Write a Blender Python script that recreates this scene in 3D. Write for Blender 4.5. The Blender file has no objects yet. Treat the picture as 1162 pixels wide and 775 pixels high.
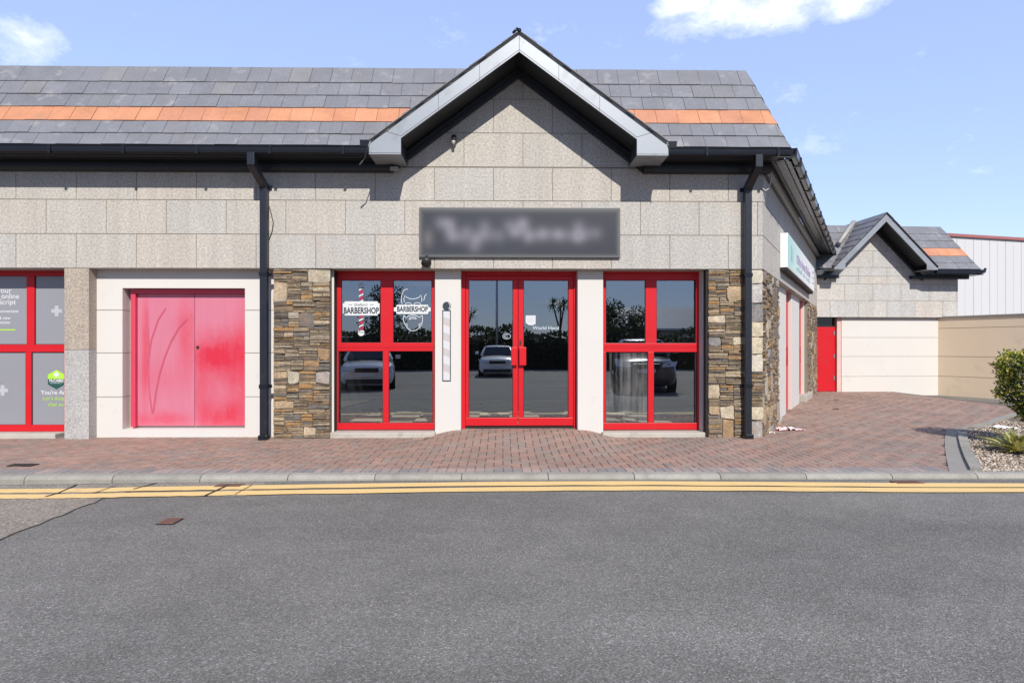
import bpy, math, random
from mathutils import Vector, Matrix
R = math.radians
random.seed(7)
scene = bpy.context.scene
COL = scene.collection

# ------------------------------------------------------------------ camera maths (metres; facade is the plane Y=0)
FPX, CX, HY, D, CH, YAW = 700.0, 581.0, 393.0, 9.15, 1.36, R(0.85)
CAM = Vector((0, -D, CH))
RT = Vector((math.cos(YAW), -math.sin(YAW), 0)); FW = Vector((math.sin(YAW), math.cos(YAW), 0))
def ray(px, py): return FW + RT * ((px - CX) / FPX) + Vector((0, 0, 1)) * ((HY - py) / FPX)
def onplane(px, py, p0, n):
    r = ray(px, py); t = (Vector(p0) - CAM).dot(n) / r.dot(n); return CAM + r * t
def at(px, py, Y=0.0): return onplane(px, py, (0, Y, 0), Vector((0, 1, 0)))
def onz(px, py, z=0.0): return onplane(px, py, (0, 0, z), Vector((0, 0, 1)))

class Fr:
    """vertical frame: u along the wall, v up, c out of the wall"""
    def __init__(s, o, a):
        s.o = Vector(o); s.u = Vector((math.cos(a), math.sin(a), 0)); s.v = Vector((0, 0, 1)); s.n = Vector((math.sin(a), -math.cos(a), 0))
    def p(s, u, v, c=0.0): return s.o + s.u * u + s.v * v + s.n * c
    def uv(s, px, py, c=0.0):
        q = onplane(px, py, s.o + s.n * c, s.n) - s.o
        return q.dot(s.u), q.z
class Pl(Fr):
    def __init__(s, o, u, v):
        s.o = Vector(o); s.u = Vector(u).normalized(); s.v = Vector(v).normalized(); s.n = s.u.cross(s.v).normalized()

# ------------------------------------------------------------------ materials
def new_mat(name):
    m = bpy.data.materials.new(name); m.use_nodes = True
    nt = m.node_tree; b = nt.nodes['Principled BSDF']; return m, nt, b
def node(nt, t, **kw):
    n = nt.nodes.new(t)
    for k, v in kw.items():
        if k in ('operation', 'blend_type', 'data_type', 'feature', 'distance', 'noise_dimensions', 'wave_type', 'bands_direction', 'clamp_factor', 'attribute_name', 'clamp', 'interpolation_type', 'mode'): setattr(n, k, v)
        else: n.inputs[k].default_value = v
    return n
def ramp(nt, stops, fac=None, interp='LINEAR'):
    n = nt.nodes.new('ShaderNodeValToRGB'); n.color_ramp.interpolation = interp
    e = n.color_ramp.elements
    while len(e) < len(stops): e.new(0.5)
    for k, (p, c) in enumerate(stops):
        e[k].position = p
        e[k].color = (c, c, c, 1) if isinstance(c, (int, float)) else (*c, 1)
    if fac is not None: nt.links.new(fac, n.inputs['Fac'])
    return n
def mix(nt, a, b, fac, mode='MIX'):
    n = nt.nodes.new('ShaderNodeMix'); n.data_type = 'RGBA'; n.blend_type = mode
    for sock, val in ((n.inputs[0], fac), (n.inputs[6], a), (n.inputs[7], b)):
        if hasattr(val, 'is_output') or hasattr(val, 'links'): nt.links.new(val, sock)
        elif isinstance(val, (int, float)) and sock.type == 'VALUE': sock.default_value = val
        else:
            if isinstance(val, (int, float)): val = (val,) * 3
            sock.default_value = (*val[:3], 1)
    return n.outputs[2]
def coords(nt, scale=(1, 1, 1), which='Object', loc=(0, 0, 0)):
    tc = nt.nodes.new('ShaderNodeTexCoord'); mp = nt.nodes.new('ShaderNodeMapping')
    mp.inputs['Scale'].default_value = scale; mp.inputs['Location'].default_value = loc
    nt.links.new(tc.outputs[which], mp.inputs['Vector']); return mp.outputs['Vector']
def noise(nt, vec, scale, detail=3, rough=0.55):
    n = node(nt, 'ShaderNodeTexNoise', Scale=scale, Detail=detail, Roughness=rough); nt.links.new(vec, n.inputs['Vector']); return n.outputs['Fac']
def bump(nt, b, h, strength=0.3, dist=0.01):
    n = node(nt, 'ShaderNodeBump', Strength=strength, Distance=dist); nt.links.new(h, n.inputs['Height']); nt.links.new(n.outputs['Normal'], b.inputs['Normal'])

def plain(name, col, rough=0.5, metal=0.0, var=0.12, vscale=3.0, bmp=0.0, bscale=60, coat=0.0, spec=0.5, dirt=None, aniso=(1, 1, 1)):
    m, nt, b = new_mat(name); v = coords(nt, aniso)
    c = mix(nt, tuple(x * (1 - var) for x in col), tuple(min(1, x * (1 + var)) for x in col), noise(nt, v, vscale, 5))
    if dirt:
        dcol, dscale, lo, hi = dirt
        f = ramp(nt, [(lo, 0.0), (hi, 1.0)], noise(nt, v, dscale, 6, 0.65)).outputs['Color']
        c = mix(nt, c, dcol, f)
    nt.links.new(c, b.inputs['Base Color'])
    b.inputs['Roughness'].default_value = rough; b.inputs['Metallic'].default_value = metal
    b.inputs['Coat Weight'].default_value = coat; b.inputs['Specular IOR Level'].default_value = spec
    if bmp: bump(nt, b, noise(nt, v, bscale, 3), bmp, 0.01)
    return m
def island(name, stops, rough=0.8, nvar=0.25, nscale=8, spk=None, bmp=0.3, bscale=40, blot=None, interp='CONSTANT', spec=0.4, mosscol=None):
    """colour picked at random for each loose piece of the mesh, then broken up by noise"""
    m, nt, b = new_mat(name); v = coords(nt)
    g = nt.nodes.new('ShaderNodeNewGeometry')
    c = ramp(nt, stops, g.outputs['Random Per Island'], interp).outputs['Color']
    f = ramp(nt, [(0.25, 1 - nvar), (0.75, 1 + nvar)], noise(nt, v, nscale, 6, 0.65)).outputs['Color']
    c = mix(nt, c, f, 1.0, 'MULTIPLY')
    if spk:
        sscale, lo, hi = spk
        f2 = ramp(nt, [(0.32, lo), (0.68, hi)], noise(nt, v, sscale, 2, 0.7)).outputs['Color']
        c = mix(nt, c, f2, 1.0, 'MULTIPLY')
    if 'granite' in name:
        f4 = ramp(nt, [(.3, .90), (.7, 1.06)], noise(nt, coords(nt, (5, 5, .3)), 1.0, 5, .6)).outputs['Color']; c = mix(nt, c, f4, 1.0, 'MULTIPLY')
    if blot:
        bcol, bsc, lo, hi, amt = blot
        f3 = ramp(nt, [(lo, 0.0), (hi, amt)], noise(nt, v, bsc, 5, 0.6)).outputs['Color']
        c = mix(nt, c, bcol, f3)
    nt.links.new(c, b.inputs['Base Color']); b.inputs['Roughness'].default_value = rough; b.inputs['Specular IOR Level'].default_value = spec
    if bmp: bump(nt, b, noise(nt, v, bscale, 4), bmp, 0.01)
    return m

M = {}
M['granite'] = island('granite', [(0, (.435, .41, .368)), (.22, (.418, .40, .37)), (.42, (.445, .413, .366)), (.6, (.43, .41, .377)), (.75, (.41, .393, .362)), (.88, (.445, .406, .355))], .75, .06, 1.2, (34, .74, 1.24), .12, 60, ((.45, .36, .27), 1.6, .58, .8, .45))
M['granite_tan'] = island('granite_tan', [(0, (.36, .305, .25)), (.5, (.375, .32, .262))], .75, .08, 3, (38, .66, 1.32), .15, 60)
M['granite_grey'] = island('granite_grey', [(0, (.40, .39, .375)), (.5, (.42, .405, .39))], .75, .08, 3, (38, .7, 1.28), .15, 60)
M['granite_far'] = island('granite_far', [(0, (.46, .445, .42)), (.25, (.445, .437, .42)), (.5, (.475, .455, .425)), (.75, (.455, .447, .43)), (.9, (.48, .445, .40))], .8, .08, 1.2, (18, .86, 1.14), .1, 60)
M['mortar'] = plain('mortar', (.22, .185, .14), .9, var=.2, vscale=12)
M['slate'] = island('slate', [(0, (.168, .172, .190)), (.2, (.176, .180, .198)), (.4, (.164, .167, .182)), (.6, (.182, .186, .204)), (.8, (.174, .176, .188)), (.95, (.196, .195, .200))], .62, .13, 3, (30, .92, 1.08), .3, 18, ((.36, .35, .33), 4.2, .58, .74, .55))
M['slate_orange'] = island('slate_orange', [(0, (.50, .225, .120)), (.3, (.48, .212, .112)), (.6, (.52, .24, .130)), (.85, (.46, .205, .120))], .7, .16, 3, (30, .93, 1.07), .25, 22, ((.34, .22, .16), 4, .55, .75, .5))
M['black_plastic'] = plain('black_plastic', (.010, .012, .017), .25, var=.25, vscale=5, spec=.35, dirt=((.03, .03, .03), 3, .62, .9))
M['black_soffit'] = plain('black_soffit', (.008, .009, .011), .5, var=.2, vscale=4)
M['downpipe_paint'] = plain('downpipe_paint', (.012, .015, .022), .35, var=.25, vscale=7, dirt=((.04, .04, .045), 5, .62, .82))
M['verge_metal'] = plain('verge_metal', (.29, .315, .345), .42, metal=.25, var=.10, vscale=2.2, dirt=((.19, .20, .21), 2.5, .50, .72))
M['white_render'] = plain('white_render', (.60, .58, .545), .85, var=.035, vscale=1.5, bmp=.12, bscale=90, dirt=((.52, .47, .40), 2.4, .62, .85))
M['beige_render'] = plain('beige_render', (.84, .68, .49), .85, var=.05, vscale=.8, bmp=.15, bscale=80, dirt=((.58, .47, .36), 1.2, .58, .85))
M['groove'] = plain('groove', (.36, .32, .28), .9)
M['concrete'] = plain('concrete', (.44, .41, .36), .85, var=.16, vscale=5, bmp=.25, bscale=60, dirt=((.20, .19, .17), 6, .55, .8))
M['kerb_concrete'] = island('kerb_concrete', [(0, (0.278, 0.265, 0.228)), (.4, (0.309, 0.295, 0.256)), (.7, (0.258, 0.245, 0.214))], .85, .18, 5, (90, .85, 1.15), .3, 50, ((.16, .155, .15), 3, .55, .75, .6))
M['border_concrete'] = plain('border_concrete', (0.260, 0.245, 0.219), .85, var=.14, vscale=3, bmp=.2, bscale=80)
M['red_paint'] = plain('red_paint', (.54, .011, .018), .38, var=.10, vscale=2.5, spec=.35, dirt=((.40, .03, .035), 7, .56, .8))
M['red_dark'] = plain('red_dark', (.42, .01, .018), .35, var=.08, vscale=3)
M['dark_gap'] = plain('dark_gap', (.012, .011, .011), .8)
M['gable_black'] = plain('gable_black', (.012, .014, .018), .4, var=.2)
M['white_vinyl'] = plain('white_vinyl', (.62, .64, .645), .5, var=.01)
M['grey_vinyl'] = plain('grey_vinyl', (.42, .43, .46), .5, var=.01)
M['film_white'] = plain('film_white', (.62, .63, .65), .5, var=.01)
M['film_pattern'] = plain('film_pattern', (.30, .303, .322), .35, var=.01)
M['pale_stripe'] = plain('pale_stripe', (.47, .43, .42), .6, var=.02)
M['pale_sticker'] = plain('pale_sticker', (.56, .565, .585), .6, var=.02)
M['navy_ink'] = plain('navy_ink', (.02, .03, .05), .5, var=.02)
M['maroon_vinyl'] = plain('maroon_vinyl', (.34, .02, .07), .5, var=.03)
M['ice_vinyl'] = plain('ice_vinyl', (.45, .53, .58), .5, var=.03)
M['lime_vinyl'] = plain('lime_vinyl', (.38, .66, .05), .5, var=.03)
M['logo_dark'] = plain('logo_dark', (.015, .075, .06), .5, var=.03)
M['film'] = plain('film', (.255, .26, .285), .28, var=.025, vscale=.7, coat=.25)
M['brass'] = plain('brass', (.10, .09, .07), .35, metal=.8)
M['iron'] = plain('iron', (.06, .052, .048), .6, metal=.4, var=.3, vscale=20, bmp=.4, bscale=60)
M['rust'] = plain('rust', (.17, .085, .06), .8, var=.3, vscale=25, bmp=.4, bscale=60)
M['white_clad'] = plain('white_clad', (.56, .56, .56), .55, var=.03, vscale=.4, aniso=(1, 1, .1))
M['clad_trim'] = plain('clad_trim', (.33, .12, .11), .6)
M['paper_white'] = plain('paper_white', (.80, .79, .78), .7, var=.05, vscale=14)
M['paper_pink'] = plain('paper_pink', (.78, .52, .54), .7, var=.10, vscale=14)
M['cable_black'] = plain('cable_black', (.02, .02, .022), .5)
M['cable_white'] = plain('cable_white', (.55, .54, .52), .5)
M['lead'] = plain('lead', (.34, .33, .31), .6, metal=.1, var=.2, vscale=6)
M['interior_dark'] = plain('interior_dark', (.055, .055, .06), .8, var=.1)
M['interior_ceiling'] = plain('interior_ceiling', (.16, .16, .16), .9, var=.05)
M['light_panel'] = plain('light_panel', (.8, .74, .6), .6)
M['steel'] = plain('steel', (.35, .36, .37), .4, metal=.7)
M['bark'] = plain('bark', (.09, .065, .045), .9, var=.3, vscale=18, bmp=.5, bscale=40)
M['tyre'] = plain('tyre', (.012, .012, .013), .8)
M['rim'] = plain('rim', (.42, .43, .45), .3, metal=.8)
M['car_glass'] = plain('car_glass', (.012, .014, .016), .04, coat=.4)
M['head_lamp'] = plain('head_lamp', (.55, .57, .60), .08, coat=.6)
M['car_trim'] = plain('car_trim', (.015, .015, .016), .4)
M['number_plate'] = plain('number_plate', (.75, .75, .72), .5)
M['car_silver'] = plain('car_silver', (.66, .68, .70), .3, metal=.35, coat=.8, var=.02)
M['car_white'] = plain('car_white', (.74, .74, .73), .3, coat=.8, var=.02)
M['car_navy'] = plain('car_navy', (.05, .055, .07), .25, metal=.2, coat=1.0, var=.02)
M['house_render'] = plain('house_render', (.36, .33, .29), .85)
M['roof_pale'] = plain('roof_pale', (.42, .41, .40), .6, var=.15, vscale=2)

def leaf_mat(name, stops, rough=.5, trans=.25):
    m, nt, b = new_mat(name); g = nt.nodes.new('ShaderNodeNewGeometry')
    c = ramp(nt, stops, g.outputs['Random Per Island']).outputs['Color']
    nt.links.new(c, b.inputs['Base Color']); b.inputs['Roughness'].default_value = rough
    t = nt.nodes.new('ShaderNodeBsdfTranslucent'); nt.links.new(c, t.inputs['Color'])
    x = nt.nodes.new('ShaderNodeMixShader'); x.inputs[0].default_value = trans
    nt.links.new(b.outputs[0], x.inputs[1]); nt.links.new(t.outputs[0], x.inputs[2])
    nt.links.new(x.outputs[0], nt.nodes['Material Output'].inputs['Surface']); return m
M['leaf_gold'] = leaf_mat('leaf_gold', [(0, (.06, .10, .012)), (.4, (.17, .22, .02)), (.7, (.38, .38, .035)), (1, (.56, .50, .07))])
M['leaf_dark'] = leaf_mat('leaf_dark', [(0, (.012, .028, .007)), (.6, (.035, .065, .012)), (1, (.09, .12, .02))])
M['leaf_hedge'] = leaf_mat('leaf_hedge', [(0, (.015, .028, .010)), (.6, (.035, .055, .018)), (1, (.085, .085, .035))])
M['leaf_yucca'] = leaf_mat('leaf_yucca', [(0, (.14, .19, .04)), (.35, (.42, .40, .12)), (1, (.70, .62, .28))], .45, .2)

# glass that mirrors the street and lets the sun into the shop
def glass_mat(name, base, tint):
    m, nt, b = new_mat(name); nt.nodes.remove(b)
    g = nt.nodes.new('ShaderNodeBsdfGlossy'); g.inputs['Roughness'].default_value = 0.0; g.inputs['Color'].default_value = (.88, .95, 1, 1)
    t = nt.nodes.new('ShaderNodeBsdfTransparent'); t.inputs['Color'].default_value = (*tint, 1)
    lw = node(nt, 'ShaderNodeLayerWeight', Blend=0.25)
    ma = nt.nodes.new('ShaderNodeMath'); ma.operation = 'MULTIPLY_ADD'; ma.inputs[1].default_value = 1 - base; ma.inputs[2].default_value = base
    nt.links.new(lw.outputs['Fresnel'], ma.inputs[0])
    x = nt.nodes.new('ShaderNodeMixShader'); nt.links.new(ma.outputs[0], x.inputs[0]); nt.links.new(t.outputs[0], x.inputs[1]); nt.links.new(g.outputs[0], x.inputs[2])
    nt.links.new(x.outputs[0], nt.nodes['Material Output'].inputs['Surface']); return m
M['glass'] = glass_mat('glass', .30, (.93, .94, .95))

def glass_smear():
    """pane with a wiped, whitish smear on it"""
    m, nt, b = new_mat('glass_smeared'); v = coords(nt)
    g = nt.nodes.new('ShaderNodeBsdfGlossy'); g.inputs['Roughness'].default_value = 0.0; g.inputs['Color'].default_value = (.88, .95, 1, 1)
    t = nt.nodes.new('ShaderNodeBsdfTransparent'); t.inputs['Color'].default_value = (.74, .78, .80, 1)
    x = nt.nodes.new('ShaderNodeMixShader'); x.inputs[0].default_value = .26
    nt.links.new(t.outputs[0], x.inputs[1]); nt.links.new(g.outputs[0], x.inputs[2])
    b.inputs['Base Color'].default_value = (.5, .5, .5, 1); b.inputs['Roughness'].default_value = .7
    st = noise(nt, coords(nt, (17, 1, .9)), 1.0, 4); blob = noise(nt, coords(nt, (2.2, 1, 1.6), loc=(.4, 0, .3)), 1.0, 3)
    mu = nt.nodes.new('ShaderNodeMath'); mu.operation = 'MULTIPLY'; nt.links.new(st, mu.inputs[0]); nt.links.new(blob, mu.inputs[1])
    f = ramp(nt, [(.20, 0.0), (.46, .26)], mu.outputs[0])
    y = nt.nodes.new('ShaderNodeMixShader'); nt.links.new(f.outputs['Color'], y.inputs[0]); nt.links.new(x.outputs[0], y.inputs[1]); nt.links.new(b.outputs[0], y.inputs[2])
    nt.links.new(y.outputs[0], nt.nodes['Material Output'].inputs['Surface']); return m
M['glass_smeared'] = glass_smear()

M['brick_paver'] = island('brick_paver', [(0, (0.307, 0.196, 0.155)), (.14, (0.289, 0.188, 0.149)), (.28, (0.328, 0.211, 0.165)), (.42, (0.278, 0.186, 0.150)), (.54, (0.299, 0.205, 0.165)), (.66, (0.260, 0.195, 0.161)), (.78, (0.271, 0.210, 0.175)), (.88, (0.244, 0.187, 0.158)), (.95, (0.320, 0.218, 0.172))], .85, .20, .9, (70, .88, 1.12), .35, 45, ((0.210, 0.192, 0.180), .55, .50, .70, .45))
M['brick_header'] = island('brick_header', [(0, (0.279, 0.242, 0.224)), (.3, (0.318, 0.258, 0.234)), (.55, (0.232, 0.214, 0.208)), (.8, (0.344, 0.266, 0.235))], .85, .20, 1.5, (70, .88, 1.12), .35, 45)
M['joint_sand'] = plain('joint_sand', (.10, .085, .075), .95, var=.25, vscale=6)
M['stone_block'] = island('stone_block', [(0, (.40, .33, .235)), (.14, (.33, .29, .235)), (.28, (.43, .37, .27)), (.42, (.20, .19, .185)), (.52, (.36, .27, .17)), (.66, (.15, .135, .125)), (.74, (.30, .285, .265)), (.84, (.29, .19, .105)), (.93, (.38, .34, .26))], .85, .36, 7, (38, .74, 1.26), .9, 22, ((.32, .16, .06), 3.2, .52, .74, .5))
M['stone_pale'] = island('stone_pale', [(0, (.50, .46, .38)), (.3, (.45, .43, .38)), (.55, (.48, .42, .31)), (.8, (.40, .38, .36))], .85, .24, 7, (38, .8, 1.2), .6, 26, ((.36, .22, .10), 4, .6, .78, .4))
M['stone_slate'] = island('stone_slate', [(0, (0.172, 0.133, 0.092)), (.13, (0.232, 0.181, 0.123)), (.26, (0.120, 0.099, 0.079)), (.36, (0.292, 0.228, 0.150)), (.48, (0.198, 0.150, 0.106)), (.58, (0.267, 0.172, 0.088)), (.66, (0.318, 0.185, 0.079)), (.72, (0.146, 0.129, 0.114)), (.82, (0.249, 0.206, 0.150)), (.93, (0.361, 0.292, 0.202))], .9, .35, 9, (45, .75, 1.25), .8, 30, ((.36, .20, .08), 3, .54, .74, .5))

def asphalt():
    m, nt, b = new_mat('asphalt'); v = coords(nt)
    big = noise(nt, v, .35, 4); mid = noise(nt, v, 2.6, 6, .62); trk = noise(nt, coords(nt, (.12, 1.1, 1)), 1.0, 5, .55)
    vo = node(nt, 'ShaderNodeTexVoronoi', Scale=135.0); nt.links.new(v, vo.inputs['Vector'])
    sep = nt.nodes.new('ShaderNodeSeparateColor'); nt.links.new(vo.outputs['Color'], sep.inputs[0])
    c = ramp(nt, [(0.0, (0.104, 0.099, 0.089)), (.35, (0.146, 0.139, 0.126)), (.7, (0.178, 0.170, 0.152)), (.90, (0.228, 0.216, 0.194)), (.985, (.28, .27, .256)), (1, (.36, .35, .335))], sep.outputs[0]).outputs['Color']
    for src, lo, hi in ((big, .88, 1.10), (mid, .90, 1.10), (trk, .86, 1.12)):
        f = ramp(nt, [(.3, lo), (.7, hi)], src).outputs['Color']; c = mix(nt, c, f, 1.0, 'MULTIPLY')
    st = ramp(nt, [(.66, 0.0), (.80, .38)], noise(nt, v, 1.15, 7, .6)).outputs['Color']; c = mix(nt, c, (.085, .08, .075), st)      # oil stains
    gr = ramp(nt, [(.70, 0.0), (.76, .55)], noise(nt, v, 42, 3, .6)).outputs['Color']; c = mix(nt, c, (.25, .24, .22), gr)        # loose grit
    nt.links.new(c, b.inputs['Base Color']); b.inputs['Roughness'].default_value = .85; b.inputs['Specular IOR Level'].default_value = .3
    bump(nt, b, vo.outputs['Distance'], .5, .005); return m
M['asphalt'] = asphalt()
def asphalt_old():
    m, nt, b = new_mat('asphalt_old'); v = coords(nt)
    vo = node(nt, 'ShaderNodeTexVoronoi', Scale=70.0); nt.links.new(v, vo.inputs['Vector'])
    sep = nt.nodes.new('ShaderNodeSeparateColor'); nt.links.new(vo.outputs['Color'], sep.inputs[0])
    c = ramp(nt, [(0, (0.157, 0.136, 0.112)), (.4, (0.221, 0.192, 0.157)), (.85, (0.284, 0.250, 0.204)), (1, (0.412, 0.365, 0.299))], sep.outputs[0]).outputs['Color']
    f = ramp(nt, [(.3, .85), (.7, 1.12)], noise(nt, v, 2.0, 5, .6)).outputs['Color']; c = mix(nt, c, f, 1.0, 'MULTIPLY')
    nt.links.new(c, b.inputs['Base Color']); b.inputs['Roughness'].default_value = .9
    bump(nt, b, vo.outputs['Distance'], .6, .006); return m
M['asphalt_old'] = asphalt_old()
def worn_paint():
    m, nt, b = new_mat('yellow_paint'); v = coords(nt)
    c = mix(nt, (.70, .475, .175), (.74, .53, .24), noise(nt, v, 5, 4))
    w = ramp(nt, [(.62, 0.0), (.72, .75)], noise(nt, v, 55, 4, .7)).outputs['Color']
    w2 = ramp(nt, [(.66, 0.0), (.74, .8)], noise(nt, v, 3.2, 6, .7)).outputs['Color']
    c = mix(nt, c, (.15, .13, .11), w); c = mix(nt, c, (.18, .15, .12), w2)
    nt.links.new(c, b.inputs['Base Color']); b.inputs['Roughness'].default_value = .75; return m
M['yellow_paint'] = worn_paint()
M['tar'] = plain('tar', (.075, .065, .058), .9, var=.4, vscale=14)
M['gravel'] = island('gravel', [(0, (.46, .36, .26)), (.25, (.55, .46, .36)), (.5, (.36, .28, .21)), (.75, (.60, .54, .46)), (.9, (.26, .21, .17))], .85, .15, 20, None, 0)
M['soil'] = plain('soil', (.13, .10, .075), .95, var=.3, vscale=20)

def faded_red():
    """sun-bleached red paint: pink with redder patches that were wiped or repainted"""
    m, nt, b = new_mat('faded_red_paint'); v = coords(nt)
    pink = mix(nt, (.51, .135, .20), (.575, .20, .275), noise(nt, coords(nt, (5, 1, .8)), 1.3, 5, .6))
    sepn = nt.nodes.new('ShaderNodeSeparateXYZ'); nt.links.new(v, sepn.inputs[0])
    def gauss(cx, cz, sx, sz):
        outs = []
        for ax, c0, s0 in ((0, cx, sx), (2, cz, sz)):
            a = nt.nodes.new('ShaderNodeMath'); a.operation = 'SUBTRACT'; nt.links.new(sepn.outputs[ax], a.inputs[0]); a.inputs[1].default_value = c0
            d = nt.nodes.new('ShaderNodeMath'); d.operation = 'DIVIDE'; nt.links.new(a.outputs[0], d.inputs[0]); d.inputs[1].default_value = s0
            p = nt.nodes.new('ShaderNodeMath'); p.operation = 'MULTIPLY'; nt.links.new(d.outputs[0], p.inputs[0]); nt.links.new(d.outputs[0], p.inputs[1]); outs.append(p)
        s = nt.nodes.new('ShaderNodeMath'); s.operation = 'ADD'; nt.links.new(outs[0].outputs[0], s.inputs[0]); nt.links.new(outs[1].outputs[0], s.inputs[1])
        n2 = nt.nodes.new('ShaderNodeMath'); n2.operation = 'MULTIPLY'; nt.links.new(s.outputs[0], n2.inputs[0]); n2.inputs[1].default_value = -1
        e = nt.nodes.new('ShaderNodeMath'); e.operation = 'EXPONENT'; nt.links.new(n2.outputs[0], e.inputs[0]); return e.outputs[0]
    return m, nt, b, pink, gauss
def faded_variant(name, patches):
    m, nt, b, c, gauss = faded_red(); m.name = name
    w = noise(nt, coords(nt, (3.4, 1, 1.5)), 1.3, 8, .72)
    for (cx, cz, sx, sz, amt) in patches:
        g = gauss(cx, cz, sx, sz)
        mu = nt.nodes.new('ShaderNodeMath'); mu.operation = 'MULTIPLY'; nt.links.new(g, mu.inputs[0]); nt.links.new(w, mu.inputs[1])
        f = ramp(nt, [(.05, 0.0), (.50, amt)], mu.outputs[0]).outputs['Color']
        c = mix(nt, c, (.56, .022, .05), f)
    nt.links.new(c, b.inputs['Base Color']); b.inputs['Roughness'].default_value = .42; return m

# ------------------------------------------------------------------ mesh builder
class MB:
    def __init__(s): s.v = []; s.f = []; s.mi = []; s.mats = []; s.cur = 0; s.sm = []
    def use(s, m):
        m = M[m] if isinstance(m, str) else m
        if m not in s.mats: s.mats.append(m)
        s.cur = s.mats.index(m); return s
    def face(s, pts, smooth=False):
        b = len(s.v); s.v += [Vector(p) for p in pts]; s.f.append(list(range(b, b + len(pts)))); s.mi.append(s.cur); s.sm.append(smooth)
    def mesh(s, verts, faces, smooth=False):
        b = len(s.v); s.v += [Vector(p) for p in verts]
        for f in faces: s.f.append([b + i for i in f]); s.mi.append(s.cur); s.sm.append(smooth)
    def prism(s, fr, poly, c0, c1, cap0=True):
        """polygon [(u,v)] counter-clockwise seen from the front, from c0 (back) to c1 (front)"""
        n = len(poly); vs = [fr.p(u, v, c0) for u, v in poly] + [fr.p(u, v, c1) for u, v in poly]
        fs = [list(range(n, 2 * n))] + [[i, (i + 1) % n, n + (i + 1) % n, n + i] for i in range(n)]
        if cap0: fs.append(list(range(n - 1, -1, -1)))
        s.mesh(vs, fs)
    def box(s, fr, u0, u1, v0, v1, c0, c1): s.prism(fr, [(u0, v0), (u1, v0), (u1, v1), (u0, v1)], c0, c1)
    def block(s, fr, u0, u1, v0, v1, c, ch=.004):
        """a front-facing slab with chamfered edges (no back)"""
        a = [(u0, v0), (u1, v0), (u1, v1), (u0, v1)]; b = [(u0 + ch, v0 + ch), (u1 - ch, v0 + ch), (u1 - ch, v1 - ch), (u0 + ch, v1 - ch)]
        s.mesh([fr.p(x, y, c - ch) for x, y in a] + [fr.p(x, y, c) for x, y in b], [[4, 5, 6, 7]] + [[i, (i + 1) % 4, 4 + (i + 1) % 4, 4 + i] for i in range(4)])
    def profile(s, fr, prof, u0, u1, closed=True):
        """profile [(c,v)] swept along u"""
        n = len(prof); vs = [fr.p(u0, v, c) for c, v in prof] + [fr.p(u1, v, c) for c, v in prof]
        fs = [[i, (i + 1) % n, n + (i + 1) % n, n + i] for i in range(n if closed else n - 1)]
        if closed: fs += [list(range(n - 1, -1, -1)), list(range(n, 2 * n))]
        s.mesh(vs, fs)
    def tube(s, pts, r, k=8, cap=True, smooth=True, sq=False):
        pts = [Vector(p) for p in pts]; rings = []; rr = r if isinstance(r, (list, tuple)) else [r] * len(pts); up = Vector((0, 0, 1))
        for i, p in enumerate(pts):
            t = (pts[min(i + 1, len(pts) - 1)] - pts[max(i - 1, 0)]).normalized()
            a = t.cross(Vector((0, 1, 0)) if abs(t.y) < .9 else up).normalized(); b = t.cross(a)
            rings.append([p + (a * math.cos(2 * math.pi * (j + .5) / k) + b * math.sin(2 * math.pi * (j + .5) / k)) * rr[i] for j in range(k)])
        vs = [q for rg in rings for q in rg]
        fs = [[i * k + j, i * k + (j + 1) % k, (i + 1) * k + (j + 1) % k, (i + 1) * k + j] for i in range(len(pts) - 1) for j in range(k)]
        if cap: fs += [list(range(k - 1, -1, -1)), [(len(pts) - 1) * k + j for j in range(k)]]
        s.mesh(vs, fs, smooth)
    def disc(s, fr, u, v, r, c0, c1, k=24): s.prism(fr, [(u + r * math.cos(2 * math.pi * i / k), v + r * math.sin(2 * math.pi * i / k)) for i in range(k)], c0, c1)
    def ribbon(s, fr, pts, w, c):
        """thin flat stroke in the (u,v) plane"""
        pts = [Vector((a, b)) for a, b in pts]; L = []; Rr = []
        for i, p in enumerate(pts):
            t = (pts[min(i + 1, len(pts) - 1)] - pts[max(i - 1, 0)]); t = t.normalized() if t.length else Vector((1, 0)); n = Vector((-t.y, t.x)) * w / 2
            L.append(p + n); Rr.append(p - n)
        for i in range(len(pts) - 1): s.face([fr.p(*Rr[i], c), fr.p(*Rr[i + 1], c), fr.p(*L[i + 1], c), fr.p(*L[i], c)])
    def build(s, name, parent=None, bevel=0, **props):
        loc = parent_loc(parent) if parent else s_loc(props.pop('loc', None))
        me = bpy.data.meshes.new(name); me.from_pydata([v - loc for v in s.v], [], s.f)
        for m in s.mats: me.materials.append(m)
        me.polygons.foreach_set('material_index', s.mi); me.polygons.foreach_set('use_smooth', s.sm); me.update()
        o = bpy.data.objects.new(name, me); COL.objects.link(o)
        if parent: o.parent = parent
        else: o.location = loc
        if bevel:
            b = o.modifiers.new('edge', 'BEVEL'); b.width = bevel; b.segments = 2; b.limit_method = 'ANGLE'; b.angle_limit = R(40)
        for k, v in props.items(): o[k] = v
        return o
def s_loc(l): return Vector(l) if l is not None else Vector((0, 0, 0))
def parent_loc(p):
    l = Vector((0, 0, 0))
    while p: l += p.location; p = p.parent
    return l
def thing(name, label, cat, loc=(0, 0, 0), group=None):
    o = bpy.data.objects.new(name, None); o.empty_display_size = .2; COL.objects.link(o); o.location = loc; o['label'] = label; o['category'] = cat
    if group: o['group'] = group
    return o
def one(*boxes):
    mb = MB()
    return mb
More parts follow.
